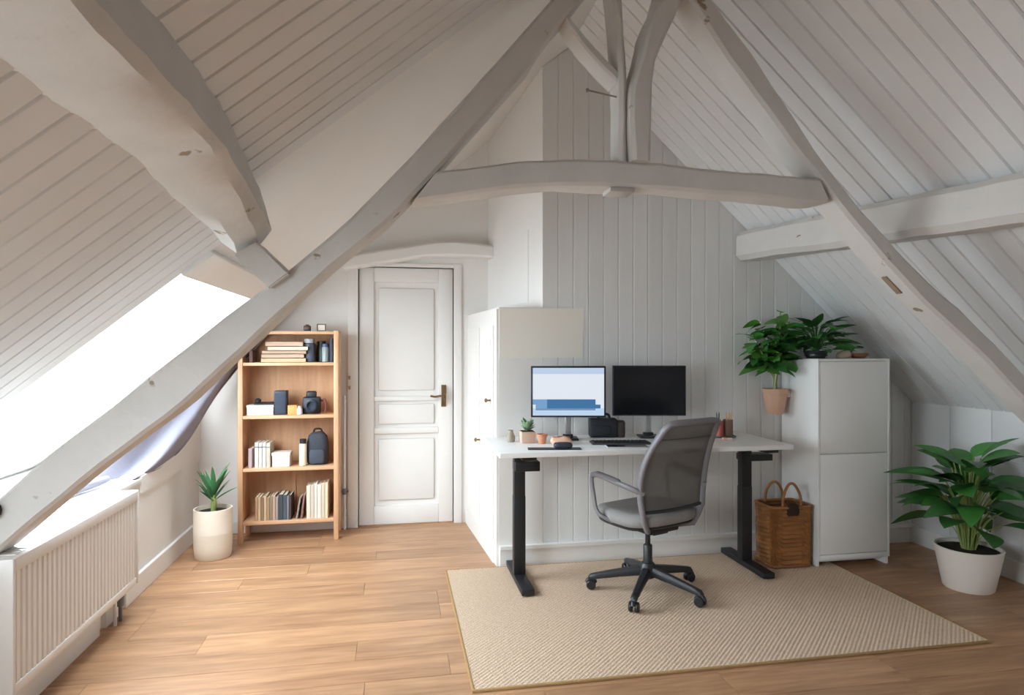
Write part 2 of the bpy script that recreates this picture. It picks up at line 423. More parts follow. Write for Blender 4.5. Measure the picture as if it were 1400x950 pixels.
# knee walls, sill, rear wall
struct(box('wall_left', (-1.5, -2.7, -0.01), (-1.4, 5.0, 0.6), M['plaster'], None))
bm = bmesh.new(); prism(bm, [(3.9, 0.55), (5.0, 0.55), (5.0, 0.98), (4.85, 0.86), (4.67, 0.765), (4.4, 0.69), (4.1, 0.655), (3.9, 0.64)], 'X', -1.5, -1.388)
mk('upstand', bm, M['plaster'], bpy.data.objects['wall_left']).location = -bpy.data.objects['wall_left'].location
struct(box('trim_5', (-2.3, -2.6, 0.6), (-1.39, 5.0, 0.632), M['trim'], None, 0.004))
bm = bmesh.new(); bx(bm, (XW + 0.012, -2.7, -0.01), (XW + 0.12, 3.96, zR(XW) + 0.05))
wall_r = struct(mk('wall_right', bm, M['plaster']))
y = 3.93
while y > 0.4:
    box('wall_panel', (XW, y - 0.298, 0.0), (XW + 0.014, y - 0.001, zR(XW) - 0.003), M['board'], wall_r, 0.003); y -= 0.3
bm = bmesh.new()
prism(bm, [(-2.3, 0), (XW + 0.1, 0), (XW + 0.1, zR(XW) + 0.05), (RX, RZ + 0.1), (-2.3, zL(-2.3) + 0.1)], 'Y', -2.72, -2.6)
struct(mk('wall_front', bm, M['plaster']))

# baseboards
def lipped(name, lo, hi, lip, axis):
    b = bmesh.new(); bx(b, lo, hi)
    if axis == 'Y': bx(b, (lo[0], lo[1] - 0.012, hi[2] - 0.028), (hi[0], hi[1], hi[2]))
    return struct(mk(name, b, M['trim']))
b = bmesh.new(); prism(b, [(3.932, 0), (3.95, 0), (3.95, 0.13), (3.918, 0.13), (3.918, 0.108), (3.932, 0.102)], 'X', 0.64, XW)
struct(mk('baseboard_back', b, M['trim']))
b = bmesh.new(); bx(b, (-1.4, 3.66, 0), (-1.378, 4.98, 0.12), 0.004); bx(b, (-1.4, 3.42, 0), (-1.378, 3.60, 0.1)); bx(b, (-1.4, 0.0, 0), (-1.372, 3.34, 0.1))
struct(mk('baseboard_left', b, M['trim']))
b = bmesh.new(); bx(b, (XW - 0.02, 0.2, 0), (XW, 3.93, 0.12), 0.004); struct(mk('baseboard_right', b, M['trim']))
b = bmesh.new(); bx(b, (-1.378, 4.985, 0), (DX0 - 0.08, 5.0, 0.09), 0.003); struct(mk('baseboard_end', b, M['trim']))

# skylights
def skylight(name, y0, y1):
    D = -0.15                                # the sash sits outside the ceiling plane
    def bar(x0, x1, ya, yb, d0, d1):
        b = bmesh.new()
        v = [b.verts.new(roofpt('L', x, y, d)) for d in (d0, d1) for (x, y) in ((x0, ya), (x1, ya), (x1, yb), (x0, yb))]
        for q in ((0, 1, 2, 3), (7, 6, 5, 4), (0, 4, 5, 1), (1, 5, 6, 2), (2, 6, 7, 3), (3, 7, 4, 0)): b.faces.new([v[i] for i in q])
        return b
    e = 0.025
    win = struct(mk(name, bar(OX0 - 0.02, OX1 + 0.02, y0 - 0.02, y0 + e, D - 0.04, D), M['trim']))
    mk('sash', bar(OX0 - 0.02, OX1 + 0.02, y1 - e, y1 + 0.02, D - 0.04, D), M['trim'], win)
    mk('sash', bar(OX1 - e, OX1 + 0.02, y0 + e, y1 - e, D - 0.04, D), M['trim'], win)
    mk('sash', bar(OX0 - 0.02, OX0 + 0.06, y0 + e, y1 - e, D - 0.04, D), M['trim'], win)
    mk('pane', bar(OX0 + 0.06, OX1 - e, y0 + e, y1 - e, D - 0.024, D - 0.018), M['glass'], win)
skylight('window_1', 2.85, 4.25)
skylight('window_added', 0.3, 1.5)  # unseen second skylight, added and sized for more light from the left
# board along the head of the skylight
bm = bmesh.new()
xa, xb = -0.87, -0.752
v = [bm.verts.new(roofpt('L', x, y, d)) for d in (0.0, 0.035) for (x, y) in ((xa, 2.82), (xb, 2.82), (xb, 4.62), (xa, 4.62))]
for q in ((0, 1, 2, 3), (7, 6, 5, 4), (0, 4, 5, 1), (1, 5, 6, 2), (2, 6, 7, 3), (3, 7, 4, 0)): bm.faces.new([v[i] for i in q])
bmesh.ops.bevel(bm, geom=list(bm.edges), offset=0.004, segments=2, affect='EDGES')
struct(mk('trim_6', bm, M['trim'], smooth=40))

# ------------------------------------------------------------------ old roof timbers
def resample(pts, n):
    pts = [Vector((p[0], p[1])) for p in pts]; d = [0]
    for a, b in zip(pts, pts[1:]): d.append(d[-1] + (b - a).length)
    out = []
    for i in range(n):
        t = d[-1] * i / (n - 1); k = 0
        while k < len(d) - 2 and d[k + 1] < t: k += 1
        f = (t - d[k]) / max(1e-9, d[k + 1] - d[k]); out.append(pts[k].lerp(pts[k + 1], f))
    return out
def timber(name, up, lo, y0, y1, label, cat='beam', n=40, ch=0.014, wob=0.004, m=None):
    U, Lo = resample(up, n), resample(lo, n)
    bm = bmesh.new(); rings = []
    for i, (a, b) in enumerate(zip(U, Lo)):
        e = (b - a); h = e.length; e.normalize()
        sec = [(0, y0 + ch), (ch, y0), (h - ch, y0), (h, y0 + ch), (h, y1 - ch), (h - ch, y1), (ch, y1), (0, y1 - ch)]
        ring = []
        for s, yy in sec:
            q = a + e * s; p = Vector((q.x, yy, q.y))
            nz = noise.noise_vector(p * 5.0) * wob + noise.noise_vector(p * 17.0) * wob * 0.5
            ring.append(bm.verts.new(p + nz))
        rings.append(ring)
    for a, b in zip(rings, rings[1:]):
        for k in range(8): bm.faces.new((a[k], a[(k + 1) % 8], b[(k + 1) % 8], b[k]))
    bm.faces.new(rings[0]); bm.faces.new(rings[-1][::-1])
    o = mk(name, bm, m or M['beam'], None, 32, center=True)
    return tag(o, label, cat)
LRU = [(-1.429, 0.759), (-1.341, 0.843), (-1.198, 0.98), (-0.995, 1.145), (-0.585, 1.494), (-0.393, 1.642), (-0.179, 1.837), (0.047, 2.081), (0.17, 2.223), (0.349, 2.432), (0.478, 2.589), (0.612, 2.747), (0.754, 2.923), (0.86, 3.06)]
LRL = [(-1.429, 0.591), (-1.341, 0.661), (-1.066, 0.909), (-0.779, 1.128), (-0.427, 1.476), (-0.278, 1.62), (-0.182, 1.708), (-0.022, 1.843), (0.178, 2.062), (0.358, 2.278), (0.534, 2.484), (0.591, 2.587), (0.714, 2.739), (0.877, 2.951), (0.97, 3.06)]
timber('rafter', LRU, LRL, 2.5, 2.67, 'long curved white rafter crossing in front of the skylight and radiator')
RRU = [(1.1, 3.06), (1.163, 2.982), (1.333, 2.792), (1.494, 2.609), (1.589, 2.479), (1.727, 2.301), (1.868, 2.119), (1.939, 2.05), (1.99, 1.985), (2.083, 1.905), (2.175, 1.813), (2.328, 1.675), (2.522, 1.535), (2.681, 1.395), (2.856, 1.245), (3.141, 0.999), (3.40, 0.77)]
RRL = [(1.0, 3.06), (1.067, 2.971), (1.228, 2.782), (1.4, 2.552), (1.534, 2.401), (1.685, 2.223), (1.815, 2.085), (1.868, 2.015), (1.978, 1.9), (2.153, 1.722), (2.35, 1.545), (2.545, 1.395), (2.693, 1.27), (2.832, 1.141), (3.141, 0.879), (3.40, 0.65)]
rr = timber('rafter', RRU, RRL, 2.5, 2.65, 'straight white rafter running down the right above the leafy plant')
timber('collar_beam', [(0.160, 2.04), (0.381, 2.078), (0.508, 2.102), (0.676, 2.117), (0.848, 2.12), (1.049, 2.122), (1.273, 2.108), (1.617, 2.096), (1.80, 2.092)],
       [(0.066, 1.918), (0.13, 1.93), (0.265, 1.957), (0.453, 1.991), (0.646, 2.011), (0.876, 2.016), (1.056, 2.015), (1.403, 2.005), (1.727, 1.985), (1.85, 1.99)],
       2.496, 2.64, 'arched white collar beam spanning between the two rafters', n=44, wob=0.006)
timber('king_post', [(0.946, 2.118), (0.936, 2.292), (0.934, 2.40), (0.984, 2.546), (1.012, 2.67), (1.056, 2.768), (1.10, 2.90), (1.16, 3.05)],
       [(1.018, 2.118), (1.028, 2.38), (1.030, 2.44), (1.043, 2.53), (1.094, 2.641), (1.151, 2.778), (1.20, 2.90), (1.26, 3.0)],
       2.46, 2.62, 'crooked white post on the collar beam that leans right towards the ridge', 'post', n=24, wob=0.006)
timber('king_post', [(0.905, 2.112), (0.902, 2.489), (0.893, 2.631), (0.875, 2.802), (0.835, 3.03)],
       [(0.940, 2.112), (0.934, 2.493), (0.924, 2.666), (0.914, 2.808), (0.887, 3.05)],
       2.51, 2.64, 'thin white post on the collar beam left of the crooked post', 'post', n=24, wob=0.005)
timber('roof_brace', [(0.655, 2.80), (0.699, 2.702), (0.768, 2.625), (0.835, 2.56), (0.905, 2.50)],
       [(0.660, 2.765), (0.690, 2.668), (0.757, 2.588), (0.825, 2.522), (0.90, 2.455)],
       2.53, 2.65, 'short curved white brace left of the thin post', 'beam', n=18, ch=0.01)
bm = bmesh.new(); tube(bm, [(0.765, 2.505, 2.40), (0.90, 2.54, 2.395)], 0.0035, 8); lathe(bm, [(0.006, -0.006), (0.006, 0.006)], 10, (0.765, 2.505, 2.40))
tag(mk('iron_nail', bm, colour('rusty_grey', '#8a8078', 0.6), None, 40, center=True), 'long iron nail sticking out left of the thin post', 'nail')
timber('lintel_beam', [(-0.37, 2.03), (-0.1, 2.082), (0.107, 2.118), (0.30, 2.155), (0.434, 2.166), (0.60, 2.155), (0.745, 2.138)],
       [(-0.37, 1.933), (-0.107, 1.985), (0.215, 2.045), (0.434, 2.055), (0.60, 2.052), (0.745, 2.044)],
       4.86, 4.998, 'arched white lintel beam above the panelled door', n=26, m=M['trim'])
def long_beam(name, path, sec, label, wob=0.006, n=30):
    """sec: outline (x, z) about the axis; path: two points"""
    a, b = Vector(path[0]), Vector(path[1]); bm = bmesh.new(); rings = []
    for i in range(n):
        p = a.lerp(b, i / (n - 1)); ring = []
        for (sx, sz) in sec:
            q = p + Vector((sx, 0, sz)); ring.append(bm.verts.new(q + noise.noise_vector(q * 4.0) * wob * 1.4 + noise.noise_vector(q * 15) * wob * 0.5))
        rings.append(ring)
    k = len(sec)
    for r0, r1 in zip(rings, rings[1:]):
        for i in range(k): bm.faces.new((r0[i], r0[(i + 1) % k], r1[(i + 1) % k], r1[i]))
    bm.faces.new(rings[0]); bm.faces.new(rings[-1][::-1])
    return tag(mk(name, bm, M['beam'], None, 35, center=True), label, 'beam')
secA = [(-0.668, 1.862), (-0.655, 1.838), (-0.56, 1.846), (-0.47, 1.876), (-0.45, 1.90), (-0.452, 2.0), (-0.56, 1.94)]
secB = [(-0.665, 1.80), (-0.63, 1.745), (-0.58, 1.708), (-0.50, 1.738), (-0.455, 1.80), (-0.475, 1.89), (-0.515, 1.962)]
bm = bmesh.new(); rings = []
for i in range(34):
    y = 2.53 * i / 33; f = max(0.0, (y - 1.7) / 0.83) ** 1.6; ring = []
    for p, q in zip(secA, secB):
        v = Vector((p[0] + (q[0] - p[0]) * f, y, p[1] + (q[1] - p[1]) * f))
        ring.append(bm.verts.new(v + noise.noise_vector(v * 4) * 0.012 + noise.noise_vector(v * 13) * 0.007))
    rings.append(ring)
for r0, r1 in zip(rings, rings[1:]):
    for k in range(7): bm.faces.new((r0[k], r0[(k + 1) % 7], r1[(k + 1) % 7], r1[k]))
bm.faces.new(rings[0]); bm.faces.new(rings[-1][::-1])
tag(mk('purlin', bm, M['beam'], None, 28, center=True), 'massive hewn white purlin under the left slope, ending above the skylight', 'beam')
a = 0.095; c = 0.03
long_beam('purlin', [(2.445, 1.0, 1.87), (2.325, 3.945, 2.035)],
          [(-a, -a + c), (-a + c, -a), (a - c, -a), (a, -a + c), (a, a - c), (a - c, a), (-a + c, a), (-a, a - c)],
          'whitewashed purlin on the right, passing behind the straight rafter')
bm = bmesh.new()
prism(bm, [(-0.573, 1.696), (-0.493, 1.745), (-0.378, 1.632), (-0.45, 1.575)], 'Y', 2.455, 2.62)
bmesh.ops.bevel(bm, geom=list(bm.edges), offset=0.006, segments=2, affect='EDGES')
tag(mk('wooden_cleat', bm, M['beam'], None, 40, center=True), 'square wooden block wedged between the massive purlin and the curved rafter', 'block')
# mortise slot and plate details
bm = bmesh.new(); bx(bm, (-0.055, -0.05, -0.004), (0.055, 0.05, 0.012), 0.002)
o = mk('mortise_slot', bm, colour('old_wood', '#8f7c6a', 0.8), rr, 40)
o.rotation_euler = (0, R(42), 0); o.scale = (1, 0.3, 1); o.location = Vector((2.235, 2.585, 1.645)) - rr.location
bm = bmesh.new(); bx(bm, (0.86, 2.5, 1.995), (0.965, 2.6, 2.013), 0.003)
tag(mk('metal_plate', bm, colour('plate_grey', '#b5b0aa', 0.5), None, 40, center=True), 'small metal plate under the middle of the collar beam', 'plate')
bm = bmesh.new(); lathe(bm, [(0.034, 0), (0.034, 0.03), (0.026, 0.04), (0.0, 0.041)], 16, cap=False)
for v in bm.verts: v.co = Vector((v.co.x, -v.co.z, v.co.y))
o = mk('black_knob', bm, M['blackp'], None, 40); o.location = (-1.368, 2.5, 0.80)
tag(o, 'round black knob on the foot of the curved rafter at the left edge', 'knob')

# ------------------------------------------------------------------ drape under the skylight
def grid_between(A, B, nu, nv, f):
    A = [Vector(p) for p in smooth_path(A, 8)]; B = [Vector(p) for p in smooth_path(B, 8)]
    def at(P, t): 
        k = t * (len(P) - 1); i = min(int(k), len(P) - 2); return P[i].lerp(P[i + 1], k - i)
    return [[at(A, i / nu).lerp(at(B, i / nu), j / nv) + f(i / nu, j / nv) for j in range(nv + 1)] for i in range(nu + 1)]
E_ = [(-0.90, 4.90, 1.47), (-1.23, 4.84, 1.045), (-1.355, 4.56, 0.73), (-1.38, 4.20, 0.655), (-1.405, 3.84, 0.648)]
I_ = [(-0.86, 4.88, 1.60), (-1.13, 4.62, 1.34), (-1.38, 4.22, 1.05), (-1.53, 3.92, 0.82), (-1.70, 3.72, 0.655)]
def fold(u, v):
    w = math.sin(math.pi * v)
    return Vector((0.05, 0, -0.07)) * w * min(1, 2.2 * u) + Vector((0.5, -0.5, 0.5)).normalized() * 0.05 * math.sin(v * 11 + u * 4) * w
bm = bmesh.new(); sheet(bm, grid_between(E_, I_, 40, 24, fold), 0.004)
blind = mk('fabric_blind', bm, M['blind'], None, 60, center=True)
tag(blind, 'lilac grey fabric blind sagging under the skylight down to the sill', 'blind')
bm = bmesh.new(); tube(bm, [(-0.75, 4.86, 1.645), (-0.93, 4.90, 1.49)], 0.013, 10)
for v in bm.verts: v.co -= blind.location
mk('rail', bm, M['greyp'], blind, 40)
bm = bmesh.new(); tube(bm, [Vector(p) for p in smooth_path(E_, 8)], 0.007, 8)
for v in bm.verts: v.co -= blind.location
mk('hem', bm, M['trim'], blind, 60)
bm = bmesh.new(); tube(bm, smooth_path([(-1.50, 3.74, 0.663), (-1.56, 3.45, 0.668), (-1.63, 3.1, 0.664)]), [0.012 + 0.02 * math.sin(math.pi * (i + 1) / 15) for i in range(13)], 10)
tag(mk('rolled_cloth', bm, M['blind'], None, 60, center=True), 'pale rolled cloth lying on the sill beside the fabric blind', 'cloth')

# ------------------------------------------------------------------ radiator
rad = thing('radiator', 'white panel radiator with vertical flutes on the left knee wall', 'radiator', (-1.335, 3.04, 0))
bm = bmesh.new()
n = 30; Y0, Y1 = -0.525, 0.525; zb, zt = 0.19, 0.585
prof = []
for i in range(n):
    y0 = Y0 + (Y1 - Y0) * i / n; d = (Y1 - Y0) / n
    prof += [(0.028, y0), (0.0355, y0 + d * 0.18), (0.0355, y0 + d * 0.72), (0.028, y0 + d * 0.9)]
prof.append((0.028, Y1))
g = [[Vector((x, y, zb)) for x, y in prof], [Vector((x, y, zt)) for x, y in prof]]
sheet(bm, g); mk('fluted_panel', bm, M['rad'], rad, 30, fixn=False)
bm = bmesh.new(); bx(bm, (-0.045, -0.535, 0.155), (0.03, 0.535, 0.19), 0.004); bx(bm, (-0.045, -0.535, 0.185), (0.026, 0.535, 0.59)); mk('body', bm, M['rad'], rad, 40)
for s in (-1, 1):
    box('side_cover', (-0.05, s * 0.545 - 0.008, 0.155), (0.042, s * 0.545 + 0.008, 0.63), M['rad'], rad, 0.004)
box('top_cover', (-0.05, -0.537, 0.58), (0.042, 0.537, 0.63), M['rad'], rad, 0.005)
bm = bmesh.new(); bx(bm, (-0.045, -0.535, 0.152), (0.038, 0.535, 0.19), 0.005); mk('bottom_rail', bm, M['rad'], rad, 40)
bm = bmesh.new()
for i in range(26): bx(bm, (-0.035, -0.5 + i * 0.04, 0.6295), (0.022, -0.478 + i * 0.04, 0.6325))
o = mk('grille', bm, M['rad'], rad); o['kind'] = 'stuff'
bm = bmesh.new(); tube(bm, [(-0.01, 0.46, 0.16), (-0.01, 0.46, 0.0)], 0.009, 10); lathe(bm, [(0.016, 0.075), (0.018, 0.085), (0.018, 0.12), (0.012, 0.13)], 12, (-0.01, 0.46, 0)); mk('pipe_valve', bm, M['greyp'], rad, 40)
bm = bmesh.new(); tube(bm, [(-0.01, 0.40, 0.16), (-0.01, 0.40, 0.0)], 0.008, 10); mk('pipe', bm, M['trim'], rad, 40)

# ------------------------------------------------------------------ rug
rug = thing('rug', 'oatmeal woven wool rug under the desk and chair', 'rug', (1.5, 3.22, 0))
bm = bmesh.new()
hx, hy = 1.19, 0.69; nx, ny = 200, 116
g = []
for i in range(nx + 1):
    r_ = []
    for j in range(ny + 1):
        x = -hx + 2 * hx * i / nx; y = -hy + 2 * hy * j / ny
        r_.append(Vector((x, y, 0.0085 + (0.0016 if (i + j) % 2 else -0.0006) + 0.0008 * noise.noise((x * 40, y * 40, 0)))))
    g.append(r_)
sheet(bm, g); bx(bm, (-hx, -hy, 0.0005), (hx, hy, 0.006)); mk('pile', bm, M['rug'], rug, 0)
for lo, hi in (((-hx - 0.012, -hy - 0.012, 0.0004), (hx + 0.012, -hy, 0.011)), ((-hx - 0.012, hy, 0.0004), (hx + 0.012, hy + 0.006, 0.011)), ((-hx - 0.012, -hy, 0.0004), (-hx, hy, 0.011)), ((hx, -hy, 0.0004), (hx + 0.012, hy, 0.011))):
    box('edge_binding', lo, hi, M['rugedge'], rug, 0.003)
RUGZ = 0.0105

# ------------------------------------------------------------------ desk
desk = thing('standing_desk', 'white standing desk on black T-shaped legs', 'desk', (1.375, 3.68, 0))
DT = 0.81
box('desktop', (-0.84, -0.39, DT - 0.026), (0.84, 0.23, DT), M['white'], desk, 0.003)
for s, x in ((-1, -0.665), (1, 0.765)):
    bm = bmesh.new(); bx(bm, (x - 0.036, -0.27, RUGZ + 0.004), (x + 0.036, 0.235, RUGZ + 0.038), 0.005); f = mk('foot', bm, M['black'], desk, 40)
    for yy in (-0.24, 0.2):
        bm = bmesh.new(); lathe(bm, [(0.018, RUGZ + 0.0), (0.018, RUGZ + 0.006)], 12, (x, yy, 0)); mk('levelling_pad', bm, M['blackp'], f, 40)
    bm = bmesh.new(); bx(bm, (x - 0.034, -0.028, RUGZ + 0.036), (x + 0.034, 0.03, 0.50), 0.003); bx(bm, (x - 0.0325, -0.0265, 0.49), (x + 0.0325, 0.0285, 0.76), 0.003); mk('leg', bm, M['black'], desk, 40)
    bm = bmesh.new()
    xa, xb = (x - 0.03, x + 0.115) if s < 0 else (x - 0.03, x + 0.16)
    bx(bm, (xa, -0.05, 0.645 if s < 0 else 0.66), (xb, 0.05, 0.70), 0.004); bx(bm, (x - 0.04, -0.30, 0.752), (x + 0.04, 0.20, 0.784), 0.003); mk('bracket', bm, M['black'], desk, 40)
bm = bmesh.new(); bx(bm, (-0.665, -0.02, 0.745), (0.765, 0.02, 0.784)); mk('crossbar', bm, M['black'], desk)

# ------------------------------------------------------------------ monitors
def monitor(loc, label, on):
    t = thing('monitor', label, 'monitor', loc, R(-10.3))
    w, z0, z1 = 0.2225, 0.135, 0.44
    box('housing', (-w, 0.0, z0), (w, 0.03, z1), M['bezel'], t, 0.004)
    b = 0.011
    if on:
        bm = bmesh.new(); x0, x1, za, zb = -w + b, w - b, z0 + b, z1 - b
        W_, H_ = x1 - x0, zb - za
        xs = [0, 0.04, 0.2, 0.88, 0.95, 1]; zs = [0, 0.11, 0.15, 0.23, 0.34, 0.87, 1]
        for i in range(5):
            for j in range(6):
                mi = 0
                if j == 5: mi = 1
                elif j in (0,): mi = 2
                elif j == 3 and i in (0, 1): mi = 5
                elif j == 3 and i in (2,): mi = 3
                elif j == 2 and i in (2, 3): mi = 3
                elif j == 2 and i == 1: mi = 5
                elif j == 1 and i in (1, 2): mi = 4
                elif j == 1: mi = 2
                v = [bm.verts.new((x0 + W_ * p, -0.0012, za + H_ * q)) for p, q in ((xs[i], zs[j]), (xs[i + 1], zs[j]), (xs[i + 1], zs[j + 1]), (xs[i], zs[j + 1]))]
                bm.faces.new(v).material_index = mi
        mk('screen', bm, [emis('screen_white', '#eef5ff', 0.95), emis('screen_bar', '#cddffb', 0.9), emis('screen_pale', '#c9e0fb', 0.95), emis('screen_blue', '#3f7fb8', 0.8), emis('screen_mauve', '#7fa3cf', 0.8), emis('screen_mid', '#7fb1e0', 0.85)], t)
    else:
        box('screen', (-w + 0.006, -0.0012, z0 + 0.008), (w - 0.006, 0.001, z1 - 0.006), M['screenoff'], t)
    bm = bmesh.new(); bx(bm, (-0.018, 0.035, 0.012), (0.018, 0.05, 0.2), 0.003); bx(bm, (-0.04, 0.03, 0.17), (0.04, 0.045, 0.25), 0.003); mk('neck', bm, M['steel'], t, 40)
    bm = bmesh.new(); bx(bm, (-0.06, -0.03, 0.0), (0.06, 0.10, 0.012), 0.004); bx(bm, (-0.03, 0.025, 0.01), (0.03, 0.06, 0.03), 0.004); mk('foot', bm, M['blackp'], t, 40)
    return t
monitor((1.013, 3.70, DT), 'switched-on monitor with a blue and white window on screen', True)
monitor((1.522, 3.70, DT), 'switched-off black monitor behind the office chair', False)

# ------------------------------------------------------------------ office chair
ch = thing('office_chair', 'grey mesh office chair with armrests and five-star base', 'chair', (1.378, 3.375, RUGZ), R(22))
A0 = [163, 235, 307, 19, 91]
bm = bmesh.new(); lathe(bm, [(0.03, 0.075), (0.045, 0.085), (0.05, 0.12), (0.04, 0.15), (0.034, 0.16)], 20); mk('hub', bm, M['blackp'], ch, 40)
for a in A0:
    a = R(a - 22); d = Vector((math.cos(a), math.sin(a), 0)); s = Vector((-d.y, d.x, 0))
    bm = bmesh.new(); rings = []
    for t in [0.03, 0.08, 0.15, 0.22, 0.28, 0.315, 0.328]:
        f = (t - 0.03) / 0.3; w = 0.026 - 0.009 * f; zt = 0.142 - 0.052 * f - 0.01 * f * f; hgt = 0.048 - 0.02 * f
        if t > 0.32: zt -= 0.012; hgt = 0.014; w *= 0.75
        p = d * t
        rings.append([bm.verts.new(p + s * sx * w + Vector((0, 0, zt - hz * hgt))) for sx, hz in ((-0.55, 0), (0.55, 0), (1, 0.35), (0.8, 1), (-0.8, 1), (-1, 0.35))])
    for r0, r1 in zip(rings, rings[1:]):
        for k in range(6): bm.faces.new((r0[k], r0[(k + 1) % 6], r1[(k + 1) % 6], r1[k]))
    bm.faces.new(rings[0]); bm.faces.new(rings[-1][::-1]); mk('leg', bm, M['blackp'], ch, 50)
    bm = bmesh.new(); tube(bm, [d * 0.312 + Vector((0, 0, 0.07)), d * 0.312 + Vector((0, 0, 0.04))], 0.008, 8)
    # hood over the two wheels
    for k in range(9): pass
    q = d * 0.312 + s * 0.0
    tube(bm, [q + d * 0.024 * math.cos(t) + Vector((0, 0, 0.028 + 0.029 * math.sin(t))) for t in [0.3 + i * 0.32 for i in range(9)]], 0.012, 8)
    cas = mk('caster', bm, M['blackp'], ch, 50)
    for e in (-1, 1):
        bm = bmesh.new(); lathe(bm, [(0.006, -0.009), (0.022, -0.009), (0.0265, -0.005), (0.0265, 0.005), (0.022, 0.009), (0.006, 0.009)], 20)
        mt = Matrix((d, Vector((0, 0, 1)), s)).transposed()
        for v in bm.verts: v.co = mt @ v.co + q + s * e * 0.0165 + Vector((0, 0, 0.027))
        mk('wheel', bm, M['black'], cas, 40)
bm = bmesh.new(); lathe(bm, [(0.025, 0.15), (0.025, 0.255), (0.021, 0.26)], 20); mk('column_sleeve', bm, M['blackp'], ch, 40)
bm = bmesh.new(); lathe(bm, [(0.014, 0.25), (0.014, 0.37)], 16); mk('gas_column', bm, M['black'], ch, 40)
bm = bmesh.new(); bx(bm, (-0.11, -0.13, 0.352), (0.11, 0.13, 0.392), 0.012); bx(bm, (-0.05, -0.10, 0.335), (0.06, 0.07, 0.36), 0.008); mk('seat_mechanism', bm, M['black'], ch, 40)
bm = bmesh.new(); tube(bm, smooth_path([(0.08, -0.05, 0.36), (0.16, -0.06, 0.355), (0.235, -0.06, 0.362)]), [0.006] * 9 + [0.006, 0.007, 0.008, 0.009], 8, flat=1.4); mk('tilt_lever', bm, M['blackp'], ch, 40)
# seat: rounded cushion with waterfall front
def superell(t, a, b, n=3.2):
    c, s = math.cos(t), math.sin(t); return a * math.copysign(abs(c) ** (2 / n), c), b * math.copysign(abs(s) ** (2 / n), s)
def cushion(bm, a, b, layers, cz, N=44):
    rings = []
    for sc, z in layers:
        r = []
        for i in range(N):
            x, y = superell(2 * math.pi * i / N, a * sc, b * sc); r.append(bm.verts.new((x, y, z + cz(x, y))))
        rings.append(r)
    for r0, r1 in zip(rings, rings[1:]):
        for i in range(N): bm.faces.new((r0[i], r0[(i + 1) % N], r1[(i + 1) % N], r1[i]))
    bm.faces.new(rings[0][::-1]); bm.faces.new(rings[-1])
bm = bmesh.new()
cushion(bm, 0.245, 0.235, [(0.86, 0.392), (0.97, 0.405), (1.0, 0.43), (0.985, 0.452), (0.93, 0.466), (0.8, 0.472), (0.5, 0.468), (0.2, 0.465)],
        lambda x, y: 0.10 * max(0, x * x) + (0.45 * max(0, -y - 0.1) ** 1.5) - 0.35 * max(0, y - 0.12) ** 1.5)
o = mk('seat', bm, M['greyfab'], ch, 60); o.location.y = 0.02
bm = bmesh.new(); cushion(bm, 0.235, 0.225, [(0.7, 0.376), (0.95, 0.384), (0.98, 0.395), (0.9, 0.402)], lambda x, y: 0.10 * x * x + (0.45 * max(0, -y - 0.1) ** 1.5) - 0.3 * max(0, y - 0.12) ** 1.5); mk('seat_shell', bm, M['blackp'], ch, 60).location.y = 0.02
# backrest
def back(s, t):
    z = 0.50 + 0.475 * t
    w = 0.205 + 0.035 * math.sin(math.pi * min(1, t * 0.95 + 0.12)) - 0.018 * t
    yb = -0.215 - 0.05 * t - 0.10 * t * t + 0.03 * math.sin(math.pi * t)
    return Vector((s * w, yb + 0.03 * s * s, z))
N1, N2 = 18, 26
def rnd(s, t):           # square -> rounded corners at the top
    return s * (1 - 0.07 * max(0, (t - 0.93) / 0.07) ** 2 * abs(s) ** 3), t - 0.02 * max(0, (t - 0.9) / 0.1) * abs(s) ** 5
bm = bmesh.new(); sheet(bm, [[back(*rnd(-1 + 2 * i / N1, j / N2)) for j in range(N2 + 1)] for i in range(N1 + 1)]); mk('back_mesh', bm, M['mesh'], ch, 80, fixn=False)
path = [back(*rnd(-1, j / N2)) for j in range(N2 + 1)] + [back(*rnd(-1 + 2 * i / N1, 1)) for i in range(1, N1)] + [back(*rnd(1, 1 - j / N2)) for j in range(N2 + 1)]
lowL = [Vector((-0.10, -0.10, 0.385)), Vector((-0.17, -0.17, 0.40)), Vector((-0.197, -0.175, 0.445))]
lowR = [Vector((-p.x, p.y, p.z)) for p in lowL[::-1]]
bm = bmesh.new(); tube(bm, lowL + path + lowR, 0.015, 10, flat=1.5); mk('back_frame', bm, M['greyp'], ch, 60)
bm = bmesh.new(); tube(bm, [back(-1 + 2 * i / N1, 0.0) for i in range(N1 + 1)], 0.009, 8); mk('lower_rail', bm, M['blackp'], ch, 60)
bm = bmesh.new(); sheet(bm, [[back(-0.96 + 1.92 * i / 12, 0.80 + 0.0 + 0.012 * j) for j in range(2)] for i in range(13)], 0.004); mk('seam_band', bm, M['meshfab'], ch, 60)
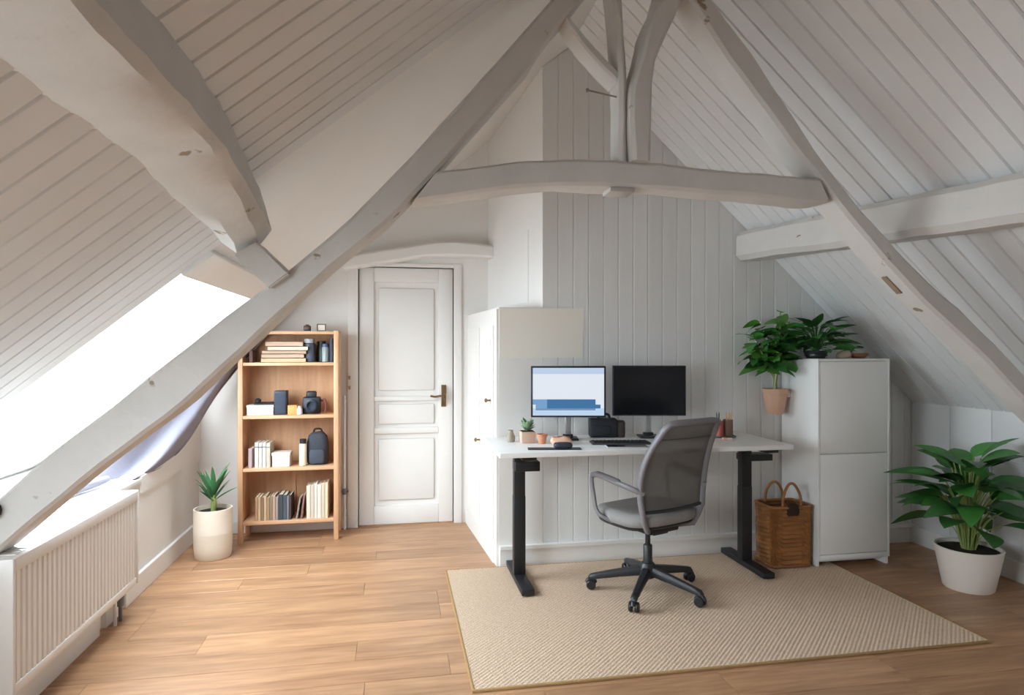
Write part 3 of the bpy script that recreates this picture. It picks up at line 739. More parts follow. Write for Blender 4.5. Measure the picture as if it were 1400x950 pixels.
for s in (-1, 1):
    pts = [(s * 0.222, -0.20, 0.60), (s * 0.265, -0.16, 0.625), (s * 0.285, -0.05, 0.645), (s * 0.288, 0.07, 0.66), (s * 0.287, 0.125, 0.653), (s * 0.284, 0.14, 0.62), (s * 0.280, 0.125, 0.53), (s * 0.278, 0.11, 0.47), (s * 0.262, 0.08, 0.435), (s * 0.20, 0.02, 0.40), (s * 0.12, -0.02, 0.385)]
    bm = bmesh.new(); P_ = smooth_path(pts, 5); tube(bm, P_, [0.012 if i < 22 else 0.0095 for i in range(len(P_))], 8, flat=1.35); ar = mk('armrest', bm, M['greyp'], ch, 60)
    bm = bmesh.new(); tube(bm, smooth_path([(s * 0.28, -0.08, 0.652), (s * 0.288, 0.02, 0.666), (s * 0.288, 0.10, 0.672)], 5), [0.012] + [0.02] * 9 + [0.013], 10, flat=0.45, up=(1, 0, 0)); mk('arm_pad', bm, M['greyp'], ar, 60)

# ------------------------------------------------------------------ tall cabinet
cab = thing('tall_cabinet', 'tall white two-door cabinet beside the desk', 'cabinet', (2.805, 3.75, 0))
bm = bmesh.new()
bx(bm, (-0.25, -0.18, 0.05), (0.25, 0.18, 1.29), 0.002); mk('body', bm, M['white'], cab, 40)
bm = bmesh.new(); bx(bm, (-0.25, -0.183, RUGZ), (-0.232, 0.17, 0.051)); bx(bm, (0.232, -0.183, 0.001), (0.25, 0.17, 0.051)); bx(bm, (-0.23, -0.15, 0.025), (0.23, -0.13, 0.051)); mk('plinth', bm, M['white'], cab)
box('door', (-0.234, -0.199, 0.085), (0.234, -0.181, 0.700), M['white'], cab, 0.002); box('door', (-0.234, -0.199, 0.706), (0.234, -0.181, 1.272), M['white'], cab, 0.002)
for x0, x1, z0, z1 in ((-0.25, -0.236, 0.05, 1.29), (0.236, 0.25, 0.05, 1.29), (-0.236, 0.236, 1.276, 1.29), (-0.236, 0.236, 0.05, 0.081)): box('frame_edge', (x0, -0.199, z0), (x1, -0.180, z1), M['white'], cab, 0.001)

# ------------------------------------------------------------------ wicker basket
bk = thing('wicker_basket', 'square brown wicker basket with two arched handles under the desk end', 'basket', (2.392, 3.668, RUGZ))
def rrect(t, a, b, n=9):
    x, y = superell(t, a, b, n); return x, y
bm = bmesh.new(); NS, NR = 84, 28; g = []
for j in range(NR + 1):
    z = 0.004 + 0.366 * j / NR; row_ = []
    for i in range(NS):
        t = 2 * math.pi * (i + 0.5) / NS; a_, b_ = 0.134, 0.104
        x, y = rrect(t, a_ * (0.95 + 0.05 * j / NR), b_ * (0.95 + 0.05 * j / NR)); nrm = Vector((x / a_ ** 2, y / b_ ** 2, 0)).normalized()
        off = 0.006 * (1 if (i // 2 + j) % 2 else -1)
        row_.append(bm.verts.new(Vector((x, y, z)) + nrm * off))
    g.append(row_)
for j in range(NR):
    for i in range(NS): bm.faces.new((g[j][i], g[j][(i + 1) % NS], g[j + 1][(i + 1) % NS], g[j + 1][i]))
bm.faces.new(g[0][::-1]); mk('woven_body', bm, M['wicker'], bk, 0)
bm = bmesh.new(); tube(bm, [(*rrect(2 * math.pi * (i + 0.5) / 64, 0.135, 0.105), 0.37) for i in range(64)], 0.010, 8, closed=True); mk('rim', bm, M['wicker'], bk, 60)
bm = bmesh.new(); tube(bm, [(*rrect(2 * math.pi * (i + 0.5) / 64, 0.130, 0.100), 0.012) for i in range(64)], 0.009, 8, closed=True); mk('base_band', bm, M['wicker'], bk, 60)
bm = bmesh.new(); bx(bm, (-0.12, -0.09, 0.29), (0.12, 0.09, 0.30)); mk('lining', bm, M['wickerd'], bk)
for yy, h_, dx in ((-0.095, 0.145, 0.0), (0.095, 0.12, 0.0)):
    bm = bmesh.new(); tube(bm, smooth_path([(-0.062 + dx, yy, 0.355), (-0.055 + dx, yy, 0.37 + h_ * 0.5), (-0.02 + dx, yy * 0.95, 0.37 + h_ * 0.95), (0.02 + dx, yy * 0.95, 0.37 + h_ * 0.95), (0.055 + dx, yy, 0.37 + h_ * 0.5), (0.062 + dx, yy, 0.355)]), 0.0085, 8); mk('handle', bm, M['wicker'], bk, 60)
bm = bmesh.new(); cushion(bm, 0.04, 0.008, [(0.8, 0.325), (1, 0.34), (1, 0.385), (0.8, 0.395)], lambda x, y: -5 * x * x); o = mk('hand_slot', bm, M['wickerd'], bk, 60); o.location.y = -0.108

# ------------------------------------------------------------------ plants
def leaf_mesh(name, m, L=1.0, Wd=0.36, droop=0.25, cup=0.12, n=7, tip=1.0):
    bm = bmesh.new(); rows = []
    for i in range(n + 1):
        t = i / n; w = Wd / 2 * (math.sin(math.pi * t ** 0.8) ** 0.75) * (1 - 0.15 * t * tip) + 0.004
        z = -droop * t * t
        rows.append([bm.verts.new((-w, L * t, z + cup * w * 1.0)), bm.verts.new((0, L * t, z - 0.0)), bm.verts.new((w, L * t, z + cup * w))])
    for a, b in zip(rows, rows[1:]):
        for k in (0, 1): bm.faces.new((a[k], a[k + 1], b[k + 1], b[k]))
    bmesh.ops.recalc_face_normals(bm, faces=bm.faces)
    me = bpy.data.meshes.new(name); bm.to_mesh(me); bm.free(); me.materials.append(m)
    for p in me.polygons: p.use_smooth = True
    return me
def put_leaf(me, parent, base, direction, size, roll=0.0, width=1.0):
    d = Vector(direction).normalized(); up = Vector((0, 0, 1))
    x = d.cross(up)
    if x.length < 0.05: x = Vector((1, 0, 0))
    x.normalize(); z = x.cross(d)
    m = Matrix((x, d, z)).transposed().to_4x4() @ Matrix.Rotation(roll, 4, 'Y')
    o = bpy.data.objects.new('leaf', me); C.objects.link(o); o.parent = parent
    o.matrix_local = Matrix.Translation(Vector(base)) @ m @ Matrix.Diagonal((size * width, size, size, 1))
    return o
def pot(bm, r0, r1, h, wall=0.012, n=36):
    lathe(bm, [(r0 * 0.6, 0), (r0 * 0.96, 0), (r0, 0.006), (r0 + (r1 - r0) * 0.5, h * 0.5), (r1, h - 0.004), (r1 - wall * 0.3, h), (r1 - wall, h - 0.002), (r1 - wall, h - 0.035), (0.001, h - 0.036)], n)
def soil(bm, r, z, n=24): lathe(bm, [(r, z - 0.01), (r, z), (r * 0.6, z + 0.004), (0.001, z + 0.006)], n)

# large leafy plant on the right
pl = thing('potted_plant', 'bushy broad-leaved green plant in a white pot on the wooden floor', 'plant', (3.20, 3.13, 0))
bm = bmesh.new(); pot(bm, 0.125, 0.168, 0.235); mk('pot', bm, M['ceramic2'], pl, 40)
bm = bmesh.new(); soil(bm, 0.150, 0.215); mk('soil', bm, M['soil'], pl, 60)
LM = [leaf_mesh('broad_leaf', M['leaf'], 1, 0.44, 0.62), leaf_mesh('broad_leaf', M['leafd'], 1, 0.40, 0.72), leaf_mesh('broad_leaf', M['leaf'], 1, 0.5, 0.4)]
rng = random.Random(11)
N = 64
for i in range(N):
    a = i * 2.39996 + rng.uniform(-0.3, 0.3); f = (i + 0.5) / N
    rad_ = 0.03 + 0.205 * math.sqrt(f) * rng.uniform(0.8, 1.05)
    z = 0.68 - 0.28 * f + rng.uniform(-0.07, 0.07)
    base = Vector((0.03 * math.cos(a), 0.03 * math.sin(a), 0.21))
    mid = Vector((rad_ * 0.35 * math.cos(a), rad_ * 0.35 * math.sin(a), 0.21 + (z - 0.21) * 0.65))
    top = Vector((rad_ * 0.72 * math.cos(a), rad_ * 0.72 * math.sin(a), z))
    bm = bmesh.new(); tube(bm, smooth_path([base, mid, top], 4), 0.0034, 5); mk('stem', bm, M['stem'], pl, 60)
    el = 1.15 - 0.95 * f + rng.uniform(-0.2, 0.2)
    d = Vector((math.cos(a), math.sin(a), el))
    sz = min(rng.uniform(0.17, 0.26), (0.33 - top.x) / max(0.05, d.normalized().x)) if d.x > 0 else rng.uniform(0.17, 0.26)
    put_leaf(LM[i % 3], pl, top, d, sz, rng.uniform(-0.6, 0.6), 1.25)
for (a, z, el, sz, k) in ((R(-60), 0.74, 1.6, 0.20, 2), (R(-130), 0.66, 0.9, 0.22, 0)):
    top = Vector((0.06 * math.cos(a), 0.06 * math.sin(a), z))
    bm = bmesh.new(); tube(bm, smooth_path([(0, 0, 0.21), top * 0.6 + Vector((0, 0, 0.1)), top], 4), 0.0045, 5); mk('stem', bm, M['stem'], pl, 60)
    put_leaf(LM[k], pl, top, (math.cos(a), math.sin(a), el), sz, 0.3)

# sword-leaved plant in the tall cream pot
sp = thing('potted_plant', 'spiky sword-leaved plant in a tall cream cylinder pot beside the bookcase', 'plant', (-1.165, 4.47, 0))
bm = bmesh.new()
lathe(bm, [(0.06, 0), (0.104, 0), (0.11, 0.008), (0.116, 0.08), (0.118, 0.16), (0.1185, 0.165), (0.1175, 0.17), (0.118, 0.30), (0.117, 0.318), (0.108, 0.318), (0.106, 0.28), (0.001, 0.279)], 40); mk('pot', bm, M['ceramic'], sp, 40)
bm = bmesh.new(); soil(bm, 0.103, 0.292); mk('soil', bm, M['soil'], sp, 60)
SM = leaf_mesh('sword_leaf', M['blade'], 1, 0.13, 0.10, 0.5, 9)
bm = bmesh.new(); tube(bm, smooth_path([(0, 0, 0.28), (0.004, 0, 0.35), (0, 0, 0.42)], 4), [0.016, 0.016, 0.017, 0.018, 0.018, 0.017, 0.016, 0.014, 0.008], 10); mk('stem', bm, M['stem'], sp, 60)
rng = random.Random(5)
for i in range(24):
    a = i * 2.4 + rng.uniform(-0.2, 0.2); f = i / 23
    d = Vector((math.cos(a), math.sin(a), 2.6 - 2.0 * f + rng.uniform(-0.2, 0.2)))
    put_leaf(SM, sp, (0.012 * math.cos(a), 0.012 * math.sin(a), 0.42 - 0.06 * f), d, rng.uniform(0.15, 0.225) * (1 - 0.2 * f), rng.uniform(-0.4, 0.4), 1.15)

# plant in the clay pot on the cabinet side
hp = thing('hanging_plant', 'leafy trailing plant in a pink clay pot fixed to the cabinet side', 'plant', (2.456, 3.85, 0.925))
bm = bmesh.new(); lathe(bm, [(0.03, 0), (0.048, 0.003), (0.056, 0.02), (0.072, 0.11), (0.075, 0.135), (0.081, 0.137), (0.082, 0.165), (0.073, 0.166), (0.07, 0.14), (0.001, 0.139)], 36); mk('pot', bm, M['clay'], hp, 40)
bm = bmesh.new(); soil(bm, 0.068, 0.15); mk('soil', bm, M['soil'], hp, 60)
bm = bmesh.new(); bx(bm, (0.07, -0.02, 0.11), (0.0985, 0.02, 0.15), 0.003); mk('bracket', bm, M['trim'], hp, 40)
HM = [leaf_mesh('oval_leaf', M['leafy'], 1, 0.5, 0.35), leaf_mesh('oval_leaf', M['leaf'], 1, 0.45, 0.45), leaf_mesh('oval_leaf', M['leafd'], 1, 0.5, 0.4)]
rng = random.Random(21)
branches = [(-0.10, -0.04, 0.42), (-0.21, -0.07, 0.37), (-0.06, -0.10, 0.48), (0.0, -0.03, 0.52), (-0.12, -0.02, 0.60), (-0.02, -0.09, 0.57), (0.05, -0.08, 0.60), (0.0, -0.06, 0.66), (-0.09, -0.12, 0.36), (0.02, -0.10, 0.46), (-0.16, 0.0, 0.50), (-0.03, -0.12, 0.40), (-0.17, -0.10, 0.42)]
for (x, y, z) in branches:
    top = Vector((x, y, z))
    pts = smooth_path([(0.012 * math.copysign(1, x), 0, 0.145), (x * 0.12, y * 0.2, 0.25), (x * 0.5, y * 0.6, 0.15 + (z - 0.15) * 0.7), top], 5)
    bm = bmesh.new(); tube(bm, pts, 0.004, 6); mk('stem', bm, M['stem'] if rng.random() < 0.6 else M['cord'], hp, 60)
    for k in range(10):
        p = Vector(pts[-1 - min(k, 4)]); a = k * 2.2 + rng.uniform(0, 6)
        d = Vector((math.cos(a) + x * 2, 0.7 * math.sin(a) - 0.25, rng.uniform(-0.25, 0.7)))
        put_leaf(HM[rng.choice((0, 0, 1, 1, 2))], hp, p, d, rng.uniform(0.09, 0.155), rng.uniform(-0.7, 0.7), 1.1)
# second plant in a low dark bowl on the cabinet top
cp = thing('potted_plant', 'dark green spreading plant in a low black bowl on the cabinet top', 'plant', (2.645, 3.70, 1.29))
bm = bmesh.new(); pot(bm, 0.055, 0.075, 0.05, 0.008); mk('pot', bm, M['blackp'], cp, 40)
bm = bmesh.new(); soil(bm, 0.066, 0.04); mk('soil', bm, M['soil'], cp, 60)
CMs = [leaf_mesh('long_leaf', M['leafd'], 1, 0.3, 0.3), leaf_mesh('long_leaf', M['leaf'], 1, 0.36, 0.25)]
rng = random.Random(3)
for i in range(84):
    a = i * 2.4; f = (i + 0.5) / 84; r_ = 0.02 + 0.085 * math.sqrt(f); z = 0.21 - 0.14 * f + rng.uniform(-0.03, 0.03)
    top = Vector((r_ * math.cos(a), r_ * math.sin(a) - 0.01, z))
    bm = bmesh.new(); tube(bm, smooth_path([(0, 0, 0.04), top * 0.5 + Vector((0, 0, 0.04)), top], 3), 0.0022, 5); mk('stem', bm, M['leafd'], cp, 60)
    put_leaf(CMs[i % 2], cp, top, (math.cos(a), math.sin(a) * 0.8, rng.uniform(0.0, 0.8) * (1 - 0.8 * f)), rng.uniform(0.11, 0.175), rng.uniform(-0.5, 0.5), 1.15)
# small things on the cabinet top
bm = bmesh.new(); cushion(bm, 0.045, 0.035, [(0.7, 0.0), (1, 0.012), (0.95, 0.03), (0.7, 0.046), (0.3, 0.05)], lambda x, y: 0.006 * math.sin(60 * x), 24)
tag(mk('cloth_pouch', bm, colour('beige_cloth', '#b9a390', 0.9), None, 60, loc=(2.83, 3.68, 1.29)), 'small beige pouch on the cabinet top between plant and bowl', 'pouch')
bw = thing('wooden_bowl', 'shallow reddish-brown bowl with a dark handle on the cabinet top', 'bowl', (2.935, 3.68, 1.29))
bm = bmesh.new(); lathe(bm, [(0.02, 0), (0.035, 0.001), (0.058, 0.022), (0.064, 0.034), (0.058, 0.034), (0.03, 0.01), (0.001, 0.008)], 30); mk('body', bm, colour('red_brown_wood', '#8a5a44', 0.5), bw, 50)
bm = bmesh.new(); tube(bm, smooth_path([(-0.058, 0, 0.03), (-0.04, 0, 0.06), (0.0, 0, 0.075), (0.035, 0, 0.07)], 5), 0.006, 8); mk('handle', bm, M['darkmetal'], bw, 60)

# ------------------------------------------------------------------ on the desk
def desk_thing(name, label, cat, x, y, rz=0.0, group=None): return thing(name, label, cat, (x, y, DT), rz, group)
t = desk_thing('succulent', 'small grey-green succulent in a square pink pot at the left of the desk', 'plant', 0.755, 3.66)
bm = bmesh.new(); bx(bm, (-0.042, -0.042, 0), (0.042, 0.042, 0.065), 0.006); bm2 = bm; mk('pot', bm, colour('blush_pot', '#cfae9b', 0.7), t, 40)
bm = bmesh.new(); bx(bm, (-0.036, -0.036, 0.06), (0.036, 0.036, 0.067)); mk('soil', bm, M['soil'], t)
FM = leaf_mesh('fleshy_leaf', M['succ'], 1, 0.4, -0.1, 0.6, 6)
rng = random.Random(2)
for i in range(22):
    a = i * 2.4; f = i / 22; put_leaf(FM, t, (0.006 * math.cos(a), 0.006 * math.sin(a), 0.066), (math.cos(a), math.sin(a), 2.5 - 2.2 * f), rng.uniform(0.05, 0.085), 0)
t = desk_thing('small_pot', 'little grey stoneware jar at the left back of the desk', 'jar', 0.665, 3.70)
bm = bmesh.new(); lathe(bm, [(0.018, 0), (0.024, 0.004), (0.026, 0.03), (0.016, 0.05), (0.012, 0.062), (0.016, 0.068), (0.011, 0.068), (0.009, 0.05), (0.001, 0.045)], 24); mk('body', bm, colour('stoneware', '#9a9184', 0.7), t, 50)
t = desk_thing('terracotta_pot', 'tiny orange terracotta pot beside the succulent', 'pot', 0.83, 3.60)
bm = bmesh.new(); lathe(bm, [(0.016, 0), (0.02, 0.002), (0.027, 0.04), (0.031, 0.042), (0.031, 0.054), (0.025, 0.054), (0.022, 0.03), (0.001, 0.028)], 24); mk('body', bm, M['terra'], t, 50)
t = desk_thing('pencil_pouch', 'pale orange soft pouch lying on the desk left of the lit monitor', 'pouch', 0.93, 3.55, R(-8))
bm = bmesh.new(); cushion(bm, 0.062, 0.034, [(0.8, 0), (1, 0.01), (1, 0.022), (0.85, 0.036), (0.4, 0.042)], lambda x, y: 0.004 * math.sin(80 * x), 30); mk('body', bm, colour('peach_fabric', '#e3b79b', 0.8), t, 60)
bm = bmesh.new(); tube(bm, [(-0.05, 0, 0.041), (0.05, 0, 0.041)], 0.003, 6); mk('zip', bm, colour('peach_zip', '#b9826a', 0.6), t, 60)
t = desk_thing('sunglasses_case', 'dark folding glasses case on the black desk mat', 'case', 0.90, 3.40, R(-6))
bm = bmesh.new(); cushion(bm, 0.052, 0.024, [(0.85, 0.0045), (1, 0.012), (1, 0.022), (0.85, 0.032), (0.4, 0.035)], lambda x, y: 0, 30); mk('body', bm, colour('navy_case', '#3a3d47', 0.5), t, 60)
t = desk_thing('desk_mat', 'thin black mat lying near the left front of the desk', 'mat', 0.85, 3.39, R(-9))
box('sheet', (-0.145, -0.035, 0), (0.145, 0.035, 0.0045), M['blackp'], t, 0.0015)
t = desk_thing('keyboard', 'slim dark keyboard half hidden by the office chair', 'keyboard', 1.27, 3.52, R(-8))
box('tray', (-0.17, -0.055, 0), (0.17, 0.055, 0.010), colour('keyboard_silver', '#3a3c42', 0.45), t, 0.003)
km = bmesh.new(); bx(km, (-0.0095, -0.0085, 0), (0.0095, 0.0085, 0.005), 0.0015); k0 = mk('key', km, M['black'], t, 40); k0.location = (-0.15, -0.04, 0.0095)
for r_ in range(4):
    for c_ in range(14):
        if r_ or c_: inst('key', k0.data, t, (-0.15 + c_ * 0.023, -0.04 + r_ * 0.026, 0.0095))
t = desk_thing('tablet', 'flat dark tablet in front of the keyboard', 'tablet', 1.255, 3.385, R(-8))
box('body', (-0.11, -0.04, 0), (0.12, 0.04, 0.007), colour('tablet_silver', '#b5b8bd', 0.35), t, 0.002); box('screen', (-0.105, -0.036, 0.0066), (0.115, 0.036, 0.0076), M['screenoff'], t)
t = desk_thing('camera_bag', 'boxy black camera bag standing behind the two monitors', 'bag', 1.27, 3.80, R(-10))
bm = bmesh.new(); bx(bm, (-0.095, -0.045, 0), (0.075, 0.045, 0.115), 0.012); mk('body', bm, colour('black_nylon', '#1d2028', 0.7), t, 50)
bm = bmesh.new(); bx(bm, (-0.07, -0.052, 0.015), (0.03, -0.044, 0.075), 0.005); mk('pocket', bm, colour('black_nylon', '#1d2028', 0.7), t, 50)
bm = bmesh.new(); tube(bm, smooth_path([(-0.04, 0, 0.11), (-0.03, 0, 0.138), (0.02, 0, 0.138), (0.03, 0, 0.11)], 5), 0.008, 8); mk('handle', bm, M['black'], t, 60)
bm = bmesh.new(); cushion(bm, 0.03, 0.04, [(0.9, 0), (1, 0.02), (1, 0.09), (0.8, 0.1)], lambda x, y: 0, 20); o = mk('side_pouch', bm, colour('brown_nylon', '#3a302c', 0.7), t, 60); o.location.x = 0.095
t = desk_thing('paper_strip', 'beige papers lying along the back of the desk by the black bag', 'paper', 1.14, 3.64, R(-8))
box('sheet', (-0.06, -0.03, 0), (0.06, 0.03, 0.003), M['cream'], t); bm = bmesh.new(); bx(bm, (-0.02, -0.035, 0.003), (0.08, 0.025, 0.006)); mk('sheet', bm, M['paper'], t)
# tray, pencil cups and pencils
t = desk_thing('desk_tray', 'small dark round-cornered tray under the pencil holders', 'tray', 1.985, 3.66, R(-10))
bm = bmesh.new(); cushion(bm, 0.075, 0.05, [(0.9, 0), (1, 0.004), (1, 0.010), (0.93, 0.010), (0.9, 0.006)], lambda x, y: 0, 36); mk('dish', bm, colour('slate', '#4a5150', 0.4), t, 50)
def cup(name, label, x, y, m, h, r):
    t = desk_thing(name, label, 'cup', x, y); t.location.z = DT + 0.0065
    bm = bmesh.new(); lathe(bm, [(r * 0.6, 0), (r, 0.001), (r, h), (r - 0.004, h), (r - 0.004, 0.006), (0.001, 0.005)], 24); mk('body', bm, m, t, 40); return t
cup('pencil_cup', 'red pencil cup at the right end of the desk', 1.952, 3.65, colour('brick_red', '#a9584d', 0.6), 0.095, 0.026)
cup('pencil_cup', 'brown wire-patterned pencil cup right of the red cup', 2.018, 3.665, colour('brown_mesh', '#7d6250', 0.6), 0.10, 0.030)
bm0 = bmesh.new(); lathe(bm0, [(0.0035, 0), (0.0035, 0.13), (0.0005, 0.145)], 8); pm0 = bpy.data.meshes.new('pencil_body')
bm0.to_mesh(pm0); bm0.free()
PC = [('dark green pencil leaning left in the red cup', '#35402c', 1.945, -0.01), ('cream pencil in the red cup', '#d9c8a2', 1.960, 0.012), ('black pencil at the back of the red cup', '#2b2420', 1.952, 0.0),
      ('orange pencil in the brown cup', '#d98a4a', 2.010, -0.01), ('yellow pencil in the brown cup', '#d9ad5c', 2.026, 0.012), ('tan pencil at the front of the brown cup', '#c99a6a', 2.018, 0.004)]
for i, (lb, col_, x, tilt) in enumerate(PC):
    me = pm0.copy(); me.materials.append(colour('pencil_paint_' + 'abcdef'[i], col_, 0.5))
    o = bpy.data.objects.new('pencil', me); C.objects.link(o); o.location = (x, 3.652 + 0.006 * (i % 3 - 1), DT + 0.0128); o.rotation_euler = (R(3 * (i % 3 - 1)), tilt * 6, 0)
    tag(o, lb, 'pencil', 'pencils in the desk cups')
t = desk_thing('eraser', 'small cream eraser in front of the pencil tray', 'eraser', 1.95, 3.545, R(-12))
box('block', (-0.03, -0.012, 0), (0.03, 0.012, 0.012), colour('eraser_cream', '#e2cdb8', 0.8), t, 0.003); box('sleeve', (-0.031, -0.0125, -0.0002), (-0.005, 0.0125, 0.0125), colour('eraser_pink', '#d8a898', 0.7), t, 0.001)
# thin cream rectangle added over a beige area of the wall
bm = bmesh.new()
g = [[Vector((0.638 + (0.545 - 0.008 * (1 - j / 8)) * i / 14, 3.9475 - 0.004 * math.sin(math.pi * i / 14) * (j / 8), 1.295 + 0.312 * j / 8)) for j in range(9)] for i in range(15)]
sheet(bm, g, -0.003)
tag(mk('cream_rectangle', bm, M['cream'], None, 50, center=True), 'thin cream rectangle on the wall above the lit monitor', 'paper')

# ------------------------------------------------------------------ bookcase
BX0, BX1 = -1.068, -0.395
bc = thing('bookcase', 'pale birch open bookcase with four shelves left of the door', 'bookcase', ((BX0 + BX1) / 2, 4.84, 0))
hw = (BX1 - BX0) / 2
for s in (-1, 1):
    box('side_panel', (s * hw - (0.032 if s > 0 else 0), -0.135, 0.0), (s * hw + (0.032 if s < 0 else 0), -0.095, 1.48), M['birch'], bc, 0.003)
    box('side_panel', (s * hw - (0.024 if s > 0 else 0), -0.094, 0.12), (s * hw + (0.024 if s < 0 else 0), 0.12, 1.475), M['birch'], bc, 0.002)
    box('back_leg', (s * hw - (0.032 if s > 0 else 0), 0.095, 0.0), (s * hw + (0.032 if s < 0 else 0), 0.135, 0.14), M['birch'], bc, 0.003)
SZ = [0.150, 0.520, 0.885, 1.255, 1.475]
for z in SZ: box('shelf', (-hw + 0.0325, -0.13, z - 0.022), (hw - 0.0325, 0.118, z), M['birchx'], bc, 0.002)
box('back_panel', (-hw + 0.025, 0.1185, 0.14), (hw - 0.025, 0.128, 1.47), M['birchback'], bc)
box('back_batten', (-0.012, 0.108, 0.151), (0.012, 0.118, 0.497), M['birch'], bc)
XI0, XI1 = BX0 + 0.034, BX1 - 0.034
def fx(u): return XI0 + (XI1 - XI0) * (u - 328) / 131.0
YF = 4.735
def book(name, label, x, w, h, d, z, col, group, lean=0.0, flat=False, y=None):
    bm = bmesh.new(); c = 0.002
    if flat:      # lying: w along X, h thickness, d depth
        bx(bm, (-w / 2, 0, 0), (w / 2, d, 0.0022), 0, 0); bx(bm, (-w / 2, 0, h - 0.0022), (w / 2, d, h), 0, 0); bx(bm, (-w / 2, 0, 0), (w / 2, 0.003, h), 0, 0)
        bx(bm, (-w / 2 + 0.004, 0.003, 0.0022), (w / 2 - 0.004, d - 0.004, h - 0.0022), 0, 1)
    else:
        bx(bm, (-w / 2, 0, 0), (-w / 2 + c, d, h), 0, 0); bx(bm, (w / 2 - c, 0, 0), (w / 2, d, h), 0, 0); bx(bm, (-w / 2, 0, 0), (w / 2, 0.003, h), 0.0008, 0)
        bx(bm, (-w / 2 + c, 0.003, 0.003), (w / 2 - c, d - 0.004, h - 0.004), 0, 1)
    o = mk(name, bm, [colour('cover_' + col.lstrip('#'), col, 0.65), M['paper']], None); o.location = (x, y or YF, z + 0.0004); o.rotation_euler = (0, lean, 0)
    return tag(o, label, 'book', group)
# top shelf compartment (z 1.255): lying stacks, dark jars
z = SZ[3]
def fstack(x, items, z, group):
    for (w, h, dx, col, lb) in items:
        book('book', lb, x + dx, w, h, 0.17, z, col, group, flat=True); z += h + 0.0006
    return z
fstack(fx(385), [(0.30, 0.030, 0.0, '#cdb08d', 'thick tan book at the bottom of the lying stack, top shelf'), (0.285, 0.028, -0.005, '#c2a58c', 'rosy tan book second from the bottom of the lying stack, top shelf'),
                 (0.295, 0.024, 0.004, '#b89b84', 'brown-pink book in the middle of the lying stack, top shelf'), (0.27, 0.028, 0.03, '#e0cbb4', 'cream book jutting right in the lying stack, top shelf'),
                 (0.25, 0.034, 0.005, '#c4a790', 'beige book on top of the lying stack, top shelf')], z, 'lying books on the top shelf')
book('book', 'dark red book upright at the left end of the top shelf', fx(338), 0.022, 0.085, 0.15, z, '#5c3b36', None)
def jar(name, label, x, z, r, h, m, lidm, y=4.80, cat='jar'):
    t = thing(name, label, cat, (x, y, z + 0.0004))
    bm = bmesh.new(); lathe(bm, [(r * 0.7, 0), (r, 0.003), (r, h * 0.78), (r * 0.8, h * 0.84), (r * 0.001 + 0.001, h * 0.845)], 24); mk('body', bm, m, t, 40)
    bm = bmesh.new(); lathe(bm, [(r * 0.84, h * 0.83), (r * 0.86, h), (r * 0.6, h + 0.001), (0.001, h + 0.001)], 24); mk('lid', bm, lidm, t, 40)
    return t
jar('storage_jar', 'tall slate-grey jar with pale lid on the top shelf', fx(421), z, 0.042, 0.165, colour('slate_blue', '#4b5360', 0.5), colour('pale_grey', '#a9adb0', 0.5))
jar('storage_jar', 'dark green-black jar on the top shelf', fx(438), z, 0.034, 0.15, colour('bottle_green', '#2c3935', 0.4), colour('black_lid', '#22262a', 0.5), 4.86)
jar('storage_jar', 'grey jar with a blue lid at the right of the top shelf', fx(446), z, 0.026, 0.13, colour('mist_glass', '#8d9496', 0.35), colour('blue_lid', '#46567a', 0.5), 4.77)
book('book', 'navy binder standing at the right end of the top shelf', fx(455), 0.02, 0.17, 0.16, z, '#39404f', None)
# on top of the bookcase
bm = bmesh.new(); bx(bm, (-0.024, -0.02, 0), (0.024, 0.02, 0.042), 0.006); bx(bm, (-0.012, -0.012, 0.04), (0.012, 0.012, 0.05), 0.003)
tag(mk('small_box', bm, colour('dark_walnut', '#4a382e', 0.5), None, 40, loc=(fx(418), 4.80, SZ[4] + 0.0004)), 'small dark walnut box on top of the bookcase', 'box')
t = thing('photo_frame', 'small brown photo frame on top of the bookcase near its right end', 'frame', (fx(439), 4.80, SZ[4] + 0.0004))
bm = bmesh.new()
for lo, hi in (((-0.032, 0, 0), (0.032, 0.012, 0.008)), ((-0.032, 0, 0.047), (0.032, 0.012, 0.055)), ((-0.032, 0, 0.008), (-0.024, 0.012, 0.047)), ((0.024, 0, 0.008), (0.032, 0.012, 0.047))): bx(bm, lo, hi)
mk('border', bm, colour('frame_brown', '#6f5a49', 0.5), t); box('picture', (-0.024, 0.004, 0.008), (0.024, 0.008, 0.047), M['cream'], t)
# second compartment (z .885)
z = SZ[2]
bxs = thing('file_box', 'flat white file box at the left of the second shelf', 'box', (fx(351), 4.81, z + 0.0004))
bm = bmesh.new(); bx(bm, (-0.088, -0.07, 0), (0.088, 0.07, 0.052), 0.003); mk('body', bm, colour('file_white', '#ddd3c8', 0.7), bxs, 40)
bm = bmesh.new(); bx(bm, (-0.091, -0.073, 0.052), (0.091, 0.073, 0.072), 0.003); mk('lid', bm, colour('file_lid', '#cfd0c6', 0.7), bxs, 40)
book('book', 'thin black book lying on the white file box', fx(358), 0.15, 0.011, 0.12, z + 0.074, '#2f2c2c', None, flat=True, y=4.75)
bm = bmesh.new(); lathe(bm, [(0.012, 0), (0.02, 0.003), (0.022, 0.02), (0.012, 0.03), (0.001, 0.032)], 18)
tag(mk('lens_cap', bm, M['blackp'], None, 50, loc=(fx(346), 4.79, z + 0.0865)), 'little black lens lying on the thin black book', 'lens')
bs = thing('speaker', 'dark navy upright speaker box on the second shelf', 'speaker', (fx(379.5), 4.80, z + 0.0004))
bm = bmesh.new(); bx(bm, (-0.042, -0.05, 0), (0.042, 0.05, 0.168), 0.004); mk('cabinet_body', bm, colour('navy_black', '#2b3242', 0.5), bs, 40)
